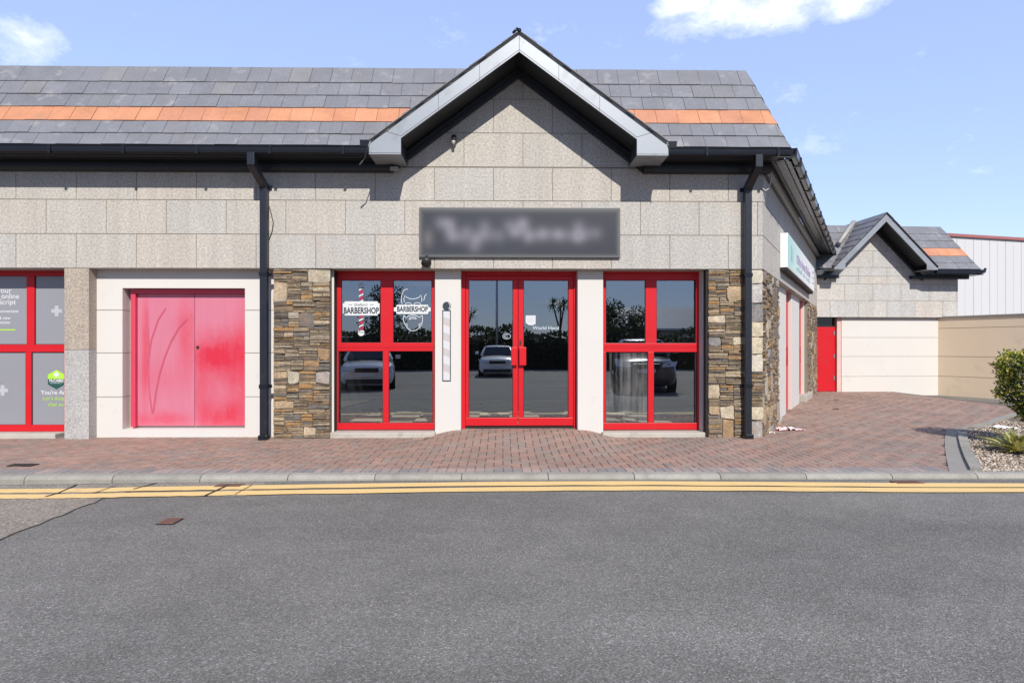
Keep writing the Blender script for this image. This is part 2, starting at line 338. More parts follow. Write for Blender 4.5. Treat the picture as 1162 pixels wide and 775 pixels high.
def text(name, s, fr, u, v, c, size, mat, parent, align='CENTER', bold=0.0, sx=1.0, shear=0.0):
    cu = bpy.data.curves.new(name, 'FONT'); cu.body = s; cu.size = size; cu.align_x = align; cu.align_y = 'CENTER'; cu.offset = bold; cu.shear = shear; cu.resolution_u = 3
    ob = bpy.data.objects.new(name, cu); COL.objects.link(ob)
    dg = bpy.context.evaluated_depsgraph_get(); me = bpy.data.meshes.new_from_object(ob.evaluated_get(dg)); bpy.data.objects.remove(ob)
    loc = parent_loc(parent)
    for vt in me.vertices: vt.co = fr.p(u + vt.co.x * sx, v + vt.co.y, c) - loc
    me.materials.clear(); me.materials.append(M[mat]); me.update()
    o = bpy.data.objects.new(name, me); COL.objects.link(o); o.parent = parent; return o
def clip(poly, conv):
    out = list(poly)
    for i in range(len(conv)):
        a, b = conv[i], conv[(i + 1) % len(conv)]; inp = out; out = []
        sd = lambda p: (b[0] - a[0]) * (p[1] - a[1]) - (b[1] - a[1]) * (p[0] - a[0])
        for j in range(len(inp)):
            p, q = inp[j], inp[(j + 1) % len(inp)]; dp, dq = sd(p), sd(q)
            if dp >= 0: out.append(p)
            if (dp >= 0) != (dq >= 0):
                t = dp / (dp - dq); out.append((p[0] + (q[0] - p[0]) * t, p[1] + (q[1] - p[1]) * t))
        if len(out) < 3: return []
    return out
def area(p): return abs(sum(p[i][0] * p[(i + 1) % len(p)][1] - p[(i + 1) % len(p)][0] * p[i][1] for i in range(len(p)))) / 2

# ------------------------------------------------------------------ key dimensions (v is height above ground = CH + z_rel)
FA = Fr((0, 0, 0), 0)                                        # front facade
GB = CH + 1.147                                              # underside of the granite band
CO = .503                                                    # granite course height
SOF = CH + 2.70                                              # soffit
TH = R(31.1)
XK = at(866, 400).x                                          # front right corner
SD = Fr((XK, 0, 0), math.pi / 2 - TH)                        # splayed side wall
F0 = onz(931, 445, 0)
FB = Fr((F0.x, F0.y, 0), R(3))                               # the far building's front
XL = -11.0
dirS = SD.u
LS = (FB.o - SD.o).dot(FB.n) / dirS.dot(FB.n)                # side wall length
fu = lambda px, c=0.0: at(px, 393, -c).x                     # front facade pixel column -> X
fv = lambda py, px=581, c=0.0: at(px, py, -c).z

shop = thing('shop_building', 'single-storey granite-faced shop with slate roof, front gable, red-framed windows and splayed right corner', 'building', (0, 0, 0))

# ---- granite cladding
GAP = .004
def granite(mb, fr, u0, u1, v0, v1, conv=None, bw=.875, phase=0.0, course0=GB, c=0.0):
    k0 = int(math.floor((v0 - course0) / CO + 1e-4)); v = course0 + k0 * CO; k = k0
    while v < v1 - 1e-4:
        off = phase + (bw / 2 if k % 2 else 0); j = math.floor((u0 - off) / bw)
        while off + j * bw < u1:
            a0, a1 = max(u0, off + j * bw), min(u1, off + (j + 1) * bw); b0, b1 = max(v0, v), min(v1, v + CO)
            if a1 - a0 > .02 and b1 - b0 > .01:
                if conv is None: mb.block(fr, a0 + GAP, a1 - GAP, b0 + GAP, b1 - GAP, c, .003)
                else:
                    pl = clip([(a0 + GAP, b0 + GAP), (a1 - GAP, b0 + GAP), (a1 - GAP, b1 - GAP), (a0 + GAP, b1 - GAP)], conv)
                    if len(pl) > 2 and area(pl) > .002: mb.face([fr.p(x, y, c) for x, y in pl])
            j += 1
        v += CO; k += 1
GX = at(588, 100).x                                          # gable centre line
ZA = CH + 4.083                                              # gable soffit apex
SL = .735                                                    # gable slope
mb = MB().use('granite')
granite(mb, FA, XL, XK, GB, SOF - .055, phase=fu(560))
zt = SOF - .05
hw = (ZA - zt) / SL
granite(mb, FA, GX - 3, GX + 3, zt, ZA, conv=[(GX - hw, zt), (GX + hw, zt), (GX, ZA)], phase=fu(560))
granite(mb, SD, 0.0, LS, GB, SOF, phase=.45, bw=1.25)
mb.build('granite_cladding', shop)
mb = MB().use('mortar')
mb.box(FA, XL, XK - .012, GB + .003, SOF + .02, -.36, -.006)
mb.prism(FA, [(GX - hw, zt), (GX + hw, zt), (GX, ZA)], -.3, -.007)
mb.box(SD, 0.012, LS, GB + .003, SOF + .02, -.36, -.006)
mb.build('wall_core', shop)
mb = MB().use('granite')
mb.box(FA, XL, XK - .05, GB - .001, GB + .03, -.36, -.008)   # visible underside of the lintel
mb.box(SD, 0.05, LS, GB - .001, GB + .03, -.36, -.008)
mb.build('lintel', shop)

# ---- random rubble stonework
def stones(mb, fr, u0, u1, v0, v1, rng, c=0.0):
    def stone(a0, a1, b0, b1, mats):
        mb.use(mats)
        w, h = a1 - a0, b1 - b0
        if w < .012 or h < .008: return
        g = .004 if min(w, h) > .07 else .0028; j = min(.030, .20 * min(w, h))
        jit = lambda: rng.uniform(-j, j) * .7
        big = min(w, h) > .1
        cut = rng.uniform(.08, .3) * min(w, h) if big else .15 * min(w, h)
        pts = []
        for (x, y, sx, sy) in ((a0 + g, b0 + g, 1, 1), (a1 - g, b0 + g, -1, 1), (a1 - g, b1 - g, -1, -1), (a0 + g, b1 - g, 1, -1)):
            k1, k2 = rng.uniform(.2, 1) * cut, rng.uniform(.2, 1) * cut
            pa, pb = (x, y + sy * k2), (x + sx * k1, y)
            pts += [pa, pb] if (sx * sy > 0) else [pb, pa]
        sk0, sk1 = rng.uniform(-.22, .22) * h * min(1, w / .3), rng.uniform(-.1, .1) * w * (.6 if big else .3)
        pts = [(x + jit() * .6 + sk1 * ((y - b0) / h - .5) * (1 if big else .5), y + jit() * .6 - max(0, sk0 * ((x - a0) / w - .5) * (1 if y > (b0 + b1) / 2 else -1))) for x, y in pts]
        dep = c + rng.uniform(-.012, .016); mx, my = sum(p[0] for p in pts) / 8, sum(p[1] for p in pts) / 8
        ins = min(.007, .2 * min(w, h))
        inner = []
        for x, y in pts:
            L = math.hypot(x - mx, y - my) + 1e-6; inner.append((x - (x - mx) / L * ins * min(1, w / h * 1.2), y - (y - my) / L * ins))
        tilt = rng.uniform(-.05, .05), rng.uniform(-.05, .05)
        vs = [fr.p(x, y, c - .035) for x, y in pts] + [fr.p(x, y, dep - .006) for x, y in pts] + [fr.p(x, y, dep + (x - mx) * tilt[0] + (y - my) * tilt[1] + rng.uniform(-.0015, .0015)) for x, y in inner]
        vs.append(fr.p(mx, my, dep + .004))
        fs = []
        for i in range(8):
            k = (i + 1) % 8; fs += [[i, k, 8 + k, 8 + i], [8 + i, 8 + k, 16 + k, 16 + i], [16 + i, 16 + k, 24]]
        mb.mesh(vs, fs)
    def slates(a0, a1, b0, b1):
        b = b0
        while b < b1 - .006:
            h = rng.choice((.014, .018, .022, .026, .032, .045, .06)); e = min(b1, b + h)
            if b1 - e < .014: e = b1
            a = a0
            while a < a1 - .01:
                w = rng.uniform(.09, .36) * (.7 + h * 9); ae = min(a1, a + w)
                if a1 - ae < .05: ae = a1
                stone(a, ae, b, e, 'stone_slate'); a = ae
            b = e
    def rec(a0, a1, b0, b1):
        w, h = a1 - a0, b1 - b0
        if h > .34:
            t = b0 + rng.uniform(.14, min(.34, h - .08)); rec(a0, a1, b0, t); rec(a0, a1, t, b1); return
        if w > .36:
            t = a0 + rng.uniform(.16, w - .16); rec(a0, t, b0, b1); rec(t, a1, b0, b1); return
        q = rng.random()
        if h < .07: slates(a0, a1, b0, b1)
        elif q < .68: slates(a0, a1, b0, b1)
        elif q < .84 and h > .15:
            t = b0 + rng.uniform(.05, h - .09); slates(a0, a1, b0, t); stone(a0, a1, t, b1, 'stone_block')
        else: stone(a0, a1, b0, b1, 'stone_block')
    rec(u0, u1, v0, v1)
def pier(fr, u0, u1, seed, quoin=None):
    rng = random.Random(seed); mb = MB().use('mortar'); mb.box(fr, u0 + .004, u1 - .004, -.1, GB - .004, -.36, -.024)
    a0, a1 = u0, u1
    if quoin: 
        w = .27
        qa, qb = (u1 - w, u1) if quoin > 0 else (u0, u0 + w)
        b = -.06
        while b < GB - .05:
            e = b + rng.uniform(.17, .33)
            if GB - .006 - e < .12: e = GB - .006
            if rng.random() < .72:
                MBsub = (qa + (rng.uniform(0, .09) if quoin > 0 else 0), qb - (rng.uniform(0, .09) if quoin < 0 else 0))
                one_stone(mb, fr, MBsub[0], MBsub[1], b, e, rng, 'stone_pale')
                if quoin > 0 and MBsub[0] - qa > .02: stones(mb, fr, qa, MBsub[0], b, e, rng)
                if quoin < 0 and qb - MBsub[1] > .02: stones(mb, fr, MBsub[1], qb, b, e, rng)
            else: stones(mb, fr, qa, qb, b, e, rng)
            b = e
        if quoin > 0: a1 = qa
        else: a0 = qb
    stones(mb, fr, a0, a1, -.06, GB - .006, rng)
    return mb.build('stone_pier', shop)
def one_stone(mb, fr, a0, a1, b0, b1, rng, mat):
    mb.use(mat); g = .006; j = .008
    c = [(a0 + g, b0 + g), (a1 - g, b0 + g), (a1 - g, b1 - g), (a0 + g, b1 - g)]; pts = []
    for i in range(4):
        p, q = c[i], c[(i + 1) % 4]
        for t in (.06, .35, .65, .94): pts.append((p[0] + (q[0] - p[0]) * t + rng.uniform(-j, j), p[1] + (q[1] - p[1]) * t + rng.uniform(-j, j)))
    n = len(pts); mx, my = (a0 + a1) / 2, (b0 + b1) / 2; dep = rng.uniform(.0, .014)
    vs = [fr.p(x, y, -.035) for x, y in pts] + [fr.p(x, y, dep - .008) for x, y in pts] + [fr.p(mx + (x - mx) * .94, my + (y - my) * .95, dep) for x, y in pts] + [fr.p(mx, my, dep + .006)]
    fs = []
    for i in range(n):
        k = (i + 1) % n; fs += [[i, k, n + k, n + i], [n + i, n + k, 2 * n + k, 2 * n + i], [2 * n + i, 2 * n + k, 3 * n]]
    mb.mesh(vs, fs)
pier(FA, fu(310), fu(374), 11)
pier(FA, fu(804), XK, 23, quoin=1)
tS = lambda px, c=0.0: SD.uv(px, 393, c)[0]
S1 = tS(884); S2 = tS(917.6)
pier(SD, 0.0, S1, 31, quoin=None)
pier(SD, S2, LS - .02, 37)

# ---- granite pilaster, rendered panels and piers
mb = MB().use('granite_grey'); ua, ub = fu(73), fu(101); zj = fv(397, 87)
mb.block(FA, ua, ub, -.08, zj - .003, .004, .004); mb.box(FA, ua + .001, ub - .001, -.08, zj - .003, -.36, -.002)
mb.use('granite_tan'); mb.block(FA, ua, ub, zj + .003, GB - .003, .004, .004); mb.box(FA, ua + .001, ub - .001, zj + .003, GB - .003, -.36, -.002)
mb.build('granite_pilaster', shop)

def panel_wall(name, fr, u0, u1, v0, v1, c, grooves, hole=None, mat='white_render', th=.2, parent=shop):
    """rendered panel with recessed horizontal grooves, split around an optional opening (u0,u1,v0,v1)"""
    mb = MB(); ys = [v0] + sorted(grooves) + [v1]; g = .006
    for k in range(len(ys) - 1):
        b0, b1 = ys[k] + (g if k else 0), ys[k + 1] - (g if k < len(ys) - 2 else 0)
        if hole and b1 > hole[2] and b0 < hole[3]:
            segs = [(u0, hole[0], b0, b1), (hole[1], u1, b0, b1)]
            if b1 > hole[3]: segs.append((hole[0], hole[1], hole[3], b1))
            if b0 < hole[2]: segs.append((hole[0], hole[1], b0, hole[2]))
        else: segs = [(u0, u1, b0, b1)]
        mb.use(mat)
        for (a0, a1, c0, c1) in segs: mb.box(fr, a0, a1, c0, c1, c - th, c)
    mb.use('groove')
    for y in grooves:
        rs = [(u0, u1)]
        if hole and hole[2] < y < hole[3]: rs = [(u0, hole[0] - .001), (hole[1] + .001, u1)]
        for a0, a1 in rs: mb.box(fr, a0 + .001, a1 - .001, y - g, y + g, c - th + .002, c - .008)
    return mb.build(name, parent)
REC = -.17
pa, pb = fu(101) + .001, fu(310) - .002
hole = (at(139, 400, .17).x, at(278, 400, .17).x, at(200, 487, .17).z, at(200, 327, .17).z)
panel_wall('rendered_panel', FA, pa, pb, -.1, GB - .001, REC, [at(120, y, .17).z for y in (352, 400.6, 450.5)], hole)

# red service cupboard doors in the panel
cz = -.34
o_ = lambda px, py, Y: (at(px, py, Y).x, at(px, py, Y).z)
dl, dr = hole[0] + .06, hole[1] + .004
mb = MB().use('white_render'); mb.box(FA, hole[0] - .01, hole[1] + .01, hole[2] - .01, hole[3] + .01, -.40, -.371)
mb.build('panel_recess', shop)
frame = MB().use(plain('faded_frame', (.58, .05, .10), .4)); fz0, fz1 = hole[2] + .02, hole[3] - .01
frame.box(FA, dl, dl + .07, fz0, fz1, -.37, -.27); frame.box(FA, dl + .0702, hole[1], fz1 - .06, fz1, -.37, -.271)
cup = frame.build('service_door', shop, bevel=.004)
mid = at(221, 400, .33).x
lx0, lx1 = dl + .072, hole[1] - .002
lm1 = faded_variant('bleached_paint', [(lx0 + .12, 1.3, .06, .9, .6), (mid - .12, 1.5, .16, .6, .55), (lx0 + .45, .9, .5, .25, .2), (lx0 + .3, .25, .6, .12, .5)])
lm2 = faded_variant('patchy_paint', [((mid + lx1) / 2 + .05, 1.22, .75, .36, 1.0), ((mid + lx1) / 2, .30, .4, .22, .85), (lx1, .9, .4, .9, .7), (mid + .1, .7, .3, .5, .5)])
for (a0, a1, mm) in ((lx0, mid - .003, lm1), (mid + .003, lx1, lm2)):
    l = MB().use(mm); l.box(FA, a0, a1, fz0 + .012, fz1 - .061, -.36, -.325)
    lf = l.build('door_leaf', cup, bevel=.004)
# finger-wiped streaks on the left leaf are paint marks
mb = MB().use(plain('streak_paint', (.50, .085, .135), .45))
def fp(px, py, Y=.324): q = at(px, py, Y); return (q.x, q.z)
for pts in ([(166, 352), (168, 375), (169, 395), (168, 420), (170, 450), (173, 470)], [(188, 350), (180, 362), (172, 385), (168, 410)],
            [(212, 362), (203, 372), (194, 388), (187, 405), (181, 425), (177, 445), (174, 468)]):
    P = [fp(*p) for p in pts]; mb.ribbon(FA, P, .024, -.3235 + .0006 * len(mb.f))
mb.build('paint_streak', cup)
mb = MB().use('brass'); q = fp(224.5, 394); mb.disc(FA, q[0], q[1], .022, -.325, -.312); mb.use('dark_gap'); mb.disc(FA, q[0], q[1], .008, -.312, -.311); mb.build('lock', cup)

# white piers beside the doors
for (x0, x1) in ((493.5, 523), (655.5, 684.5)):
    mb = MB().use('white_render'); mb.box(FA, at(x0, 400, .17).x, at(x1, 400, .17).x, -.1, GB - .002, -.36, REC); mb.build('rendered_pier', shop, bevel=.006)
for (x0, x1) in ((374, 379), (797, 801.5)):
    mb = MB().use('white_render'); mb.box(FA, at(x0, 400, .14).x, at(x1, 400, .14).x, -.1, GB - .003, -.35, -.14); mb.build('reveal_strip', shop)

# ---- windows and doors
def bar(mb, fr, u0, u1, v0, v1, c0, c1): mb.box(fr, u0, u1, v0, v1, c0, c1)
def window(fr, x0, x1, y0, y1, panes, cf, glassmat=None, bot_px=487, depth=.07, name='window'):
    """frame drawn from the pane rectangles (pixels) on the plane cf; the bars fill the space between them"""
    W = lambda px, py: fr.uv(px, py, cf)
    U0, V0 = W(x0, y1); U1, V1 = W(x1, y0); mb = MB().use('red_paint')
    rects = []
    for (a, b, c, d) in panes:
        p, q = W(a, d), W(b, c); rects.append((p[0], q[0], p[1], q[1]))
    us = sorted({round(r[0], 4) for r in rects} | {round(r[1], 4) for r in rects})
    rows = {}
    for r in rects: rows.setdefault(round(r[2] * 12), []).append(r)
    prev = V0
    for key in sorted(rows):
        rr = sorted(rows[key]); b0, b1 = rr[0][2], rr[0][3]
        mb.box(fr, U0, U1, prev, b0, cf - depth, cf); prev = b1
        e = U0
        for r in rr: mb.box(fr, e, r[0], b0 + .0001, b1 - .0001, cf - depth, cf); e = r[1]
        mb.box(fr, e, U1, b0 + .0001, b1 - .0001, cf - depth, cf)
    mb.box(fr, U0, U1, prev, V1, cf - depth, cf)
    w = mb.build(name, shop, bevel=.004)
    return w, rects, (U0, U1, V0, V1)
def panes_for(w, fr, rects, cf, mat='glass', inset=.022, mats=None):
    out = []
    for k, (a, b, c, d) in enumerate(rects):
        g = MB().use('dark_gap')
        for (e0, e1, f0, f1) in ((a, a + .008, c, d), (b - .008, b, c, d), (a + .008, b - .008, c, c + .008), (a + .008, b - .008, d - .008, d)): g.box(fr, e0, e1, f0, f1, cf - inset - .006, cf - inset + .006)
        g.build('gasket', w)
        p = MB().use((mats or {}).get(k, mat)); p.face([fr.p(a, c, cf - inset), fr.p(b, c, cf - inset), fr.p(b, d, cf - inset), fr.p(a, d, cf - inset)])
        out.append(p.build('pane', w))
    return out
CF = -.30
wl, rl, bl = window(FA, 378.5, 493.5, 306, 487.5, [(387, 432, 318, 389), (446, 490, 318, 389), (384, 434.5, 398.5, 480), (441, 491, 398.5, 480)], CF)
panes_for(wl, FA, rl, CF)
wr, rr_, br_ = window(FA, 684.5, 797, 306, 487.5, [(687.5, 732.5, 318, 389.5), (745, 790, 318, 389.5), (685.5+2, 735.5, 399.5, 480), (742, 791, 399.5, 480)], CF)
panes_for(wr, FA, rr_, CF, mats={2: 'glass_smeared'})
for w, b in ((wl, bl), (wr, br_)):
    mb = MB().use('red_dark'); zt2 = fv(394, 581, CF)
    mb.box(FA, b[0] + .01, b[1] - .01, zt2 - .004, zt2 + .004, CF, CF + .004); mb.build('transom_groove', w)
    s_ = MB().use('concrete'); s_.prism(FA, [(b[0] - .05, -.1), (b[1] + .03, -.1), (b[1] + .03, b[2] - .012), (b[0] - .05, b[2] - .012)], -.36, -.05)
    s_.build('sill', w, bevel=.012)

# pharmacy window on the left (filmed glass)
wp, rp, bp = window(FA, -190, 75.5, 307, 490, [(-180, -96, 313, 391), (-86, 30, 313, 391), (39, 74, 313, 391), (-180, -96, 399.5, 482.5), (-86, 28.5, 399.5, 482.5), (35.5, 72.5, 399.5, 482.5)], CF)
panes_for(wp, FA, rp, CF, mat='film')
s_ = MB().use('concrete'); s_.box(FA, bp[0], bp[1], -.1, bp[2] - .003, -.36, -.06); s_.build('sill', wp, bevel=.01)
DC = CF - .0195                                                # decals sit just outside the pane
W_ = lambda px, py: FA.uv(px, py, DC)
S9 = 1 / 74.2
for (s, x, y, sz) in (('Order your', 13, 330, 10.5), ('prescription online', 22, 336.5, 10.5), ('with DigiScript', 18, 343, 10.5), ('Quick & convenient', 21, 353.3, 6.5), ('Submit & new', 12, 361, 6.5), ('prescriptions', 11.5, 366, 6.5)):
    u, v = W_(x, y); text('window_lettering', s, FA, u, v, DC, sz * S9 * .78, 'film_white', wp, 'RIGHT', bold=.0008)
mb = MB().use('lime_vinyl'); a, b = W_(-30, 375), W_(17.5, 373.6); mb.face([FA.p(a[0], a[1], DC), FA.p(b[0], a[1], DC), FA.p(b[0], b[1], DC), FA.p(a[0], b[1], DC)]); mb.build('underline_strip', wp)
def hexa(u, v, r): return [(u + r * math.cos(R(90 + 60 * i)), v + r * 1.0 * math.sin(R(90 + 60 * i))) for i in range(6)]
def cross(mb, u, v, r, w, c):
    mb.face([FA.p(x, y, c) for x, y in ((u - w, v - r), (u + w, v - r), (u + w, v - w), (u + r, v - w), (u + r, v + w), (u + w, v + w), (u + w, v + r), (u - w, v + r), (u - w, v + w), (u - r, v + w), (u - r, v - w), (u - w, v - w))])
for (px, py) in ((64.3, 353), (3, 443)):
    u, v = W_(px, py); mb = MB().use('film_pattern'); h = hexa(u, v, 10.5 * S9); mb.ribbon(FA, h + h[:1], .008, DC)
    mb.use('grey_vinyl'); cross(mb, u, v, 6.0 * S9, 2.1 * S9, DC); mb.build('cross_emblem', wp)
u, v = W_(64, 430.6); r = 11 * S9
mb = MB().use('lime_vinyl'); h = hexa(u, v, r); zc = v + .05 * r
hx = r * math.cos(R(30))
mb.face([FA.p(x, y, DC) for x, y in ((u - hx, zc), (u + hx, zc), (u + hx, v + r / 2), (u, v + r), (u - hx, v + r / 2))])
mb.use('logo_dark'); mb.face([FA.p(x, y, DC) for x, y in ((u - hx, zc - .001), (u - hx, v - r / 2), (u, v - r), (u + hx, v - r / 2), (u + hx, zc - .001))])
mb.use('white_vinyl'); cross(mb, u, v + .5 * r, 3.1 * S9, 1.2 * S9, DC + .001); lg = mb.build('pharmacy_logo', wp)
text('logo_lettering', "McCABES", FA, u, v - .13 * r, DC + .001, .055, 'white_vinyl', wp, bold=.002, sx=.95)
text('logo_lettering', "PHARMACY", FA, u, v - .38 * r, DC + .001, .028, 'ice_vinyl', wp, sx=1.25)
u, v = W_(46.5, 445.5); text('window_lettering', "You're Amazing", FA, u, v, DC, .09, 'film_white', wp, 'LEFT', bold=.0015)
u, v = W_(48, 452); text('window_lettering', "Let's keep it", FA, u, v, DC, .085, 'lime_vinyl', wp, 'LEFT', shear=.35)
u, v = W_(54, 459); text('window_lettering', "that way!", FA, u, v, DC, .085, 'lime_vinyl', wp, 'LEFT', shear=.35)

# barber window decals
def plaque(px0, px1, py0, py1, cut, parent, nm):
    (a, c), (b, d) = W_(px0, py1), W_(px1, py0); k = cut * S9; mb = MB().use('white_vinyl')
    pts = [(a + k, c), (b - k, c), (b - k * .8, c + k * .8), (b, c + k), (b, d - k), (b - k * .8, d - k * .8), (b - k, d), (a + k, d), (a + k * .8, d - k * .8), (a, d - k), (a, c + k), (a + k * .8, c + k * .8)]
    mb.face([FA.p(x, y, DC + .002) for x, y in pts]); mb.build(nm, parent)
    return (a + b) / 2, (c + d) / 2
# barber's pole
mb = MB(); pu0, _ = W_(407.3, 350); pu1, _ = W_(412.3, 350); zT, zB = W_(0, 327)[1], W_(0, 376)[1]; n = 14; hh = (zT - zB) / n; lean = .035
for k in range(n):
    mb.use(('maroon_vinyl', 'white_vinyl')[k % 2] if k % 2 == 0 else 'white_vinyl'); b0 = zB + k * hh
    if k % 2 == 0: mb.face([FA.p(pu0, b0, DC), FA.p(pu1, b0 + lean, DC), FA.p(pu1, b0 + lean + hh, DC), FA.p(pu0, b0 + hh, DC)])
    else: mb.face([FA.p(pu0, b0 + .012, DC), FA.p(pu1, b0 + lean + .012, DC), FA.p(pu1, b0 + lean + hh - .012, DC), FA.p(pu0, b0 + hh - .012, DC)])
mb.use('white_vinyl'); u, v = W_(409.8, 377); mb.face([FA.p(u + .05 * math.cos(R(t)), v - .008 + .05 * math.sin(R(t)), DC) for t in range(180, 361, 15)] ); mb.face([FA.p(u - .05, v + .002, DC), FA.p(u + .05, v + .002, DC), FA.p(u + .04, v + .028, DC), FA.p(u - .04, v + .028, DC)])
mb.use('ice_vinyl'); u, v = W_(409.8, 326); mb.face([FA.p(u + .045 * math.cos(R(t)), v + .025 + .05 * math.sin(R(t)), DC) for t in range(0, 181, 15)]); mb.face([FA.p(u - .04, v - .02, DC), FA.p(u + .04, v - .02, DC), FA.p(u + .045, v + .015, DC), FA.p(u - .045, v + .015, DC)])
mb.build('barber_pole_decal', wl)
u, v = plaque(389, 430.8, 342, 358, 2.4, wl, 'barbershop_plaque')
text('window_lettering', 'BARBERSHOP', FA, u, v - .038, DC + .004, .128, 'navy_ink', wl, bold=.004, sx=.70)
text('window_lettering', "Grafton's", FA, u - .01, v + .055, DC + .004, .055, 'navy_ink', wl, shear=.3)
for sx in (-1, 1): mb = MB().use('navy_ink'); mb.ribbon(FA, [(u + sx * .135, v + .055), (u + sx * .19, v + .055)], .005, DC + .004); mb.build('plaque_rule', wl)
# bearded face in outline
mb = MB().use('white_vinyl'); fx = lambda x, y: W_(440 + x / 10.33, 310 + y / 10.33)
strokes = [[(172, 360), (158, 330), (160, 285), (172, 230), (195, 195), (240, 185), (262, 165), (290, 155), (325, 160), (375, 170), (430, 185), (458, 220), (450, 255), (432, 268), (430, 300), (418, 320)],
           [(195, 340), (188, 300), (200, 265), (225, 285), (265, 302), (310, 302), (360, 288), (388, 258), (400, 290), (398, 335)],
           [(190, 490), (182, 540), (195, 590), (225, 635), (262, 670), (295, 678), (335, 668), (375, 635), (402, 590), (408, 540), (405, 492)],
           [(190, 490), (210, 520), (240, 505), (275, 490), (310, 490), (345, 505), (370, 520), (405, 492)],
           [(248, 545), (262, 520), (295, 508), (325, 520), (340, 545), (322, 535), (295, 528), (268, 536), (248, 545)],
           [(225, 635), (228, 600), (205, 590)], [(375, 635), (365, 600), (390, 585)],
           [(205, 370), (215, 350), (245, 345), (272, 355), (282, 372)], [(305, 372), (318, 352), (350, 345), (378, 352), (390, 370)]]
for st in strokes: mb.ribbon(FA, [fx(*p) for p in st], .009, DC)
mb.build('bearded_face_decal', wl)
u, v = plaque(447, 488.8, 346, 356.3, 3.2, wl, 'barbershop_plaque')
text('window_lettering', 'BARBERSHOP', FA, u, v, DC + .004, .112, 'navy_ink', wl, bold=.0035, sx=.70)

# double entrance doors
CD = -.31
W2 = lambda px, py: FA.uv(px, py, CD)
(U0, V0), (U1, V1) = W2(523.5, 486.5), W2(655, 306.5)
mb = MB().use('red_paint')
xl, xr = W2(528, 0)[0], W2(651, 0)[0]; zt3 = W2(0, 312)[1]
mb.box(FA, U0, xl, V0, V1, CD - .08, CD); mb.box(FA, xr, U1, V0, V1, CD - .08, CD); mb.box(FA, xl, xr, zt3, V1, CD - .0795, CD - .0005)
ent = mb.build('entrance_door', shop, bevel=.004)
mb = MB().use('dark_gap'); mb.box(FA, xl, xr, V0 - .002, V0 + .06, CD - .06, CD - .03); mb.build('draught_strip', ent)
mb = MB().use('steel'); mb.box(FA, U0, U1, V0 - .05, V0 - .002, CD - .09, CD + .02); mb.build('threshold', ent)
um = W2(588, 0)[0]; zb = W2(0, 484.5)[1]
for (a, b, g0, g1) in ((xl + .004, um - .003, 531.7, 582), (um + .003, xr - .004, 594, 645.2)):
    ga, gb = W2(g0, 0)[0], W2(g1, 0)[0]; gz0, gz1 = W2(0, 475)[1], W2(0, 317)[1]; c1 = CD - .012; mb = MB().use('red_paint')
    mb.box(FA, a, b, zb + .004, gz0, c1 - .05, c1); mb.box(FA, a, b, gz1, zt3 - .004, c1 - .05, c1); mb.box(FA, a, ga, gz0 + .0002, gz1 - .0002, c1 - .05, c1); mb.box(FA, gb, b, gz0 + .0002, gz1 - .0002, c1 - .05, c1)
    lf = mb.build('door_leaf', ent, bevel=.005)
    p = MB().use('glass'); cg = c1 - .02; p.face([FA.p(ga, gz0, cg), FA.p(gb, gz0, cg), FA.p(gb, gz1, cg), FA.p(ga, gz1, cg)]); p.build('pane', ent)
    g = MB().use('dark_gap')
    for (e0, e1, f0, f1) in ((ga, ga + .008, gz0, gz1), (gb - .008, gb, gz0, gz1), (ga + .008, gb - .008, gz0, gz0 + .008), (ga + .008, gb - .008, gz1 - .008, gz1)): g.box(FA, e0, e1, f0, f1, cg - .006, cg + .006)
    g.build('gasket', ent)
for (x0, x1) in ((580, 586.6), (589.2, 597)):
    (a, c), (b, d) = W2(x0, 414.5), W2(x1, 394); mb = MB().use('red_paint'); mb.box(FA, a, b, c, d, CD + .02, CD + .045)
    mb.box(FA, (a + b) / 2 - .015, (a + b) / 2 + .015, c + .03, c + .06, CD - .012, CD + .0195); mb.box(FA, (a + b) / 2 - .015, (a + b) / 2 + .015, d - .06, d - .03, CD - .012, CD + .0195)
    mb.build('handle', ent, bevel=.005)
mb = MB().use('brass'); u, v = W2(590.5, 389); mb.box(FA, u - .014, u + .014, v - .035, v + .035, CD - .012, CD - .004); mb.disc(FA, u, v + .01, .012, CD - .004, CD + .004, 12); mb.build('lock', ent)
DG = CD - .028
W3 = lambda px, py: FA.uv(px, py, DG)
mb = MB().use('pale_sticker'); (a, c), (b, d) = W3(596.5, 369), W3(607.8, 358); mb.face([FA.p(x, y, DG) for x, y in ((a + .05, c), (b - .04, c), (b, c + .02), (b, d), (a, d), (a, c + .035))]); mb.build('notice_sticker', ent)
mb = MB().use('ice_vinyl')
for k in range(4): mb.ribbon(FA, [(a + .03, d - .03 - .022 * k), (b - .03 - .015 * (k % 2), d - .03 - .022 * k)], .006, DG + .001)
mb.build('sticker_print', ent)
u, v = W3(619.5, 372.3); text('window_lettering', 'World Hand', FA, u, v, DG, .075, 'ice_vinyl', ent, bold=.001, sx=1.05)
u, v = W3(575, 381.5); mb = MB().use('ice_vinyl'); k = [(u + .06 * math.cos(R(t)), v + .042 * math.sin(R(t))) for t in range(0, 361, 20)]; mb.ribbon(FA, k, .008, DG); k = [(u - .005 + .03 * math.cos(R(t)), v + .02 * math.sin(R(t))) for t in range(40, 330, 20)]; mb.ribbon(FA, k, .008, DG); mb.build('oval_sticker', ent)

